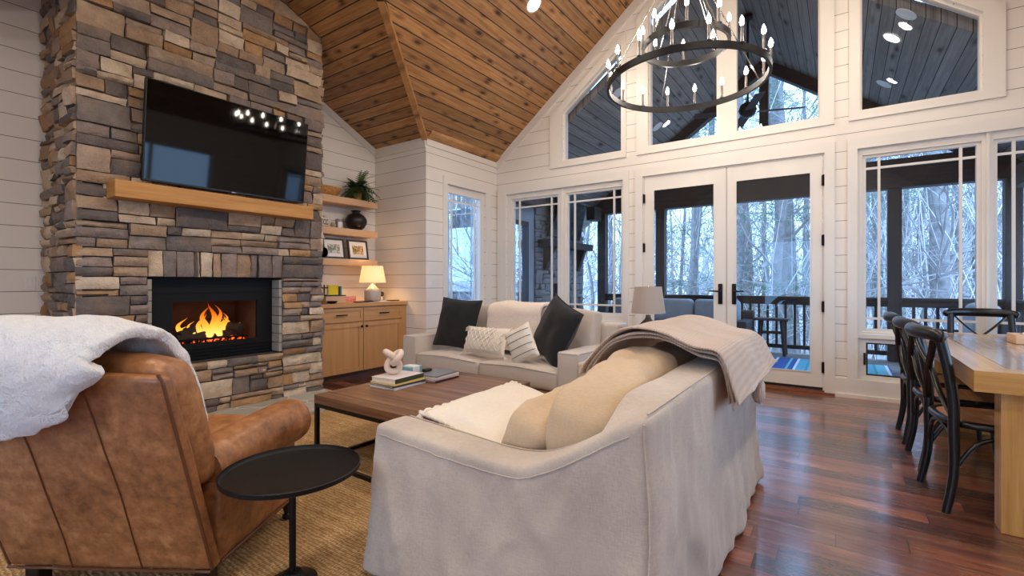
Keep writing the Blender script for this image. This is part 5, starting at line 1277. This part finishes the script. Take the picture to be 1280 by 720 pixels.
rcol = rt.ramp(fr_, [(0,(96,176,196)),(.12,(70,130,190)),(.2,(230,236,240)),(.24,(40,84,160)),(.44,(96,190,196)),(.48,(40,84,160)),(.56,(230,236,240)),(.6,(96,176,206)),(.74,(60,160,170)),(.78,(120,190,210)),(.92,(230,236,240)),(.96,(60,110,180))], 'CONSTANT')
m = MB(); m.box(-1.75,.55,6.4,8.62,PZ+.001,PZ+.012); solo('striped_rug', m, rt.base(rcol,.9), 'blue and teal striped outdoor rug on the porch floor', 'rug')
oa = thing('outdoor_armchair', 'dark outdoor armchair with grey cushions at the right of the porch', 'armchair', (1.15,7.9,PZ))
m = MB(); m.rbox(.72,1.58,7.5,8.3,PZ+.14,.28,.02); m.rbox(1.46,1.6,7.5,8.3,.28,.72,.02); build('frame', m, wicker_dark, oa)
for y0 in (7.42,8.3): m = MB(); m.rbox(.74,1.56,y0,y0+.08,PZ+.14,.56,.02); build('arm', m, wicker_dark, oa)
for x in (.76,1.54):
    for y in (7.5,8.3): m = MB(); m.box(x-.025,x+.025,y-.025,y+.025,PZ,PZ+.14); build('leg', m, porch_dark, oa)
m = MB(); m.rbox(.72,1.42,7.505,8.295,.281,.45,.05,(6,6,3)); build('seat_cushion', m, cushion_grey, oa, smooth=60)
m = MB(); m.rbox(1.22,1.45,7.52,8.28,.45,.92,.09,(4,6,6), fn=lambda x,y,z: (x+.12*(z-.45),y,z)); build('back_cushion', m, cushion_grey, oa, smooth=60)

# ------------------------------------------------------------------ woods beyond the porch
leaf_litter = plain('leaf_litter_ground', (190,182,176), 1, var=.25, scale=.8)
m = MB(); m.sheet(lambda u,v: (lerp(-70,70,u), lerp(-30,90,v), -2.4+(max(0,lerp(-30,90,v)-12)*.05)+.5*nz((u*9,v*9,0))), 40, 40)
struct('ground', m, leaf_litter)
bark_m = plain('grey_tree_bark', (128,122,120), .95, var=.75, scale=9, bump=.8, bscale=18)
twig_m = plain('pale_bare_twig', (150,144,142), .95, var=.3, scale=3)
sapling_m = plain('pale_sapling', (206,200,198), .95, var=.25, scale=3)
pine_m = plain('pine_needle', (84,120,92), .8, var=.4, scale=2)
def tree_parts(seed, h, r, pine):
    rg = random.Random(seed); tr = MB(); br = MB(); fo_ = MB()
    lean_ = Vector((rg.uniform(-.06,.06), rg.uniform(-.06,.06), 1)); n = 14; P = []
    for i in range(n+1): P.append(lean_*(h*i/n)+Vector((.25*noise.noise(Vector((i*.4,seed,1))), .25*noise.noise(Vector((i*.4,seed,9))), 0)))
    tr.tube(P, [r*(1.15-.95*i/n)*(1.25 if i == 0 else 1) for i in range(n+1)], 9)
    nb = 46 if pine else 30
    for b in range(nb):
        t = rg.uniform(.16 if pine else .14,.98); f = t*n; i = min(int(f), n-1); p0 = P[i].lerp(P[i+1], f-i)
        az = rg.uniform(0,2*pi); L = (h*.22*(1.12-t) if pine else h*.26*(1.15-t))*rg.uniform(.7,1.2)+.4
        el = rg.uniform(-.2,.25) if pine else rg.uniform(.1,.9); d = Vector((cos(az)*cos(el), sin(az)*cos(el), sin(el))); pts = [p0]; q = 8
        for k in range(q):
            d = (d+Vector((rg.uniform(-.2,.2), rg.uniform(-.2,.2), rg.uniform(-.16,.12)+(-.05 if pine else .05)))).normalized(); pts.append(pts[-1]+d*L/q)
        r0 = max(.014, r*.2*(1.05-t)); br.tube(pts, [r0*(1-.8*k/q) for k in range(q+1)], 5)
        for s_ in range(7 if not pine else 5):
            k = rg.randint(2,q); p = pts[k]; d2 = (pts[k]-pts[k-1]).normalized()+Vector((rg.uniform(-.9,.9), rg.uniform(-.9,.9), rg.uniform(-.3,.5))); d2.normalize(); l2 = L*rg.uniform(.2,.45); tw = [p]
            for j in range(4): d2 = (d2+Vector((rg.uniform(-.25,.25), rg.uniform(-.25,.25), rg.uniform(-.2,.2)))).normalized(); tw.append(tw[-1]+d2*l2/4)
            br.tube(tw, [r0*.42*(1-.7*j/4)+.003 for j in range(5)], 3, cap=False)
            if pine:
                for e in range(26):
                    c = tw[rg.randint(1,4)]+Vector((rg.uniform(-.22,.22), rg.uniform(-.22,.22), rg.uniform(-.12,.08))); v = Vector((rg.uniform(-1,1), rg.uniform(-1,1), rg.uniform(-.5,.3))).normalized()*rg.uniform(.10,.2); w_ = v.orthogonal().normalized()*.011
                    fo_.add([c-w_, c+w_, c+v], [(0,1,2)])
            else:
                for e in range(3):
                    c = tw[rg.randint(1,4)]; v = Vector((rg.uniform(-1,1), rg.uniform(-1,1), rg.uniform(-.4,.8))).normalized()*l2*.5; br.tube([c, c+v*.5+Vector((0,0,rg.uniform(-.06,.06))), c+v], [.006,.0045,.002], 3, cap=False)
    return tr, br, fo_
protos = []
for i,(h, r, pine) in enumerate(((15,.17,0),(13,.12,0),(17,.22,0),(11,.07,0),(14,.15,1),(12,.11,1))):
    tr, br, fo_ = tree_parts(40+i, h, r, pine)
    t = thing('pine_tree' if pine else 'bare_tree', 'x', 'tree', (0,0,0))
    build('trunk', tr, bark_m, t, smooth=60, local=True); build('branches', br, twig_m, t, local=True)
    if pine: build('foliage', fo_, pine_m, t, local=True)
    protos.append([t, False, pine])
F_ = (-math.sin(math.atan2(590,844)), math.cos(math.atan2(590,844)))
rt_ = random.Random(21)
def gz(x, y): return -2.4+max(0,y-12)*.05
spots = []
def at(u, Y):
    s_ = (u-640)/590; dx = F_[0]+F_[1]*s_; dy = F_[1]-F_[0]*s_; return (dx/dy*Y, Y)
near = [(872,17,1),(845,20,3),(906,22,1),(940,18,0),(966,14.5,1),(992,16,2),(1008,21,0),(1035,16,4),(925,15,4),(860,14,5),(1120,24,1),(1150,17,3),(1185,14.5,0),(1205,22,1),(1262,16,1),(775,17,0),(742,15,3),(760,22,1),(700,24,0),(580,15,1),(592,20,3),(566,19,0),(600,13,3),(1095,19,3),(1165,28,5),(830,27,4),(1230,19,4),(610,24,5)]
for u,Y,k in near: spots.append((*at(u,Y),k))
for q in range(62):
    Y = rt_.uniform(22,48); u = rt_.uniform(520,1330); spots.append((*at(u,Y), rt_.choice((0,1,1,3,3,4,2,5))))
for q in range(14):
    spots.append((rt_.uniform(-26,-10), rt_.uniform(8,20), rt_.choice((0,1,3,4))))
for q,(x,y,k) in enumerate(spots):
    P_ = protos[k]; o = P_[0] if not P_[1] else copy_tree(P_[0]); P_[1] = True
    o.location = (x,y,gz(x,y)-.2); o.rotation_euler = (0,0,rt_.uniform(0,6.28)); s_ = rt_.uniform(.85,1.2); o.scale = (s_,s_,s_)
    if q == 5: o['label'] = 'thick grey trunk closest to the porch, seen through the right French door'
    elif P_[2]: o['label'] = 'green pine tree standing among the bare trees beyond the porch'; o['group'] = 'pines beyond the porch'
    else: o['label'] = 'bare grey winter tree in the woods beyond the porch'; o['group'] = 'bare trees beyond the porch'
m = MB(); r3 = random.Random(77)
for k in range(3000):
    Y = r3.uniform(14,58); u = r3.uniform(500,1340); x, y = at(u, Y); z = gz(x,y); h = r3.uniform(1.0,7.0)
    d = Vector((r3.uniform(-.5,.5), r3.uniform(-.5,.5), 1)); p = Vector((x,y,z+r3.uniform(0,5) if k%3 else z)); w_ = r3.uniform(.008,.026)*(Y/22)
    a = p+d*h*.5+Vector((r3.uniform(-.3,.3),r3.uniform(-.3,.3),0)); b = p+d*h
    m.tube([p,a,b], [w_,w_*.7,w_*.3], 3, cap=False)
o = build('undergrowth', m, sapling_m); tag(o, 'tangle of thin bare saplings filling the woods', 'undergrowth', None, 'stuff')
# ------------------------------------------------------------------ camera, light, render look
cam = bpy.data.cameras.new('camera'); co = bpy.data.objects.new('camera', cam); COL.objects.link(co)
co.location = (0,0,1.175); co.rotation_euler = (pi/2, 0, math.atan2(590, 844))
cam.sensor_width = 36; cam.lens = 36*590/1280; cam.shift_y = -7/1280; cam.clip_start = .02; cam.clip_end = 400
scn.camera = co
w = bpy.data.worlds.new('overcast_sky'); scn.world = w; w.use_nodes = True
bg = w.node_tree.nodes['Background']; bg.inputs[0].default_value = (.38,.63,1.0,1); bg.inputs[1].default_value = 7.0
scn.view_settings.view_transform = 'Standard'; scn.view_settings.look = 'None'; scn.view_settings.exposure = -0.12; scn.view_settings.gamma = 1
scn.view_settings.use_curve_mapping = False
scn.cycles.use_denoising = True
scn.cycles.max_bounces = 8; scn.cycles.transparent_max_bounces = 16; scn.cycles.sample_clamp_indirect = 6
scn.cycles.caustics_reflective = False; scn.cycles.caustics_refractive = False
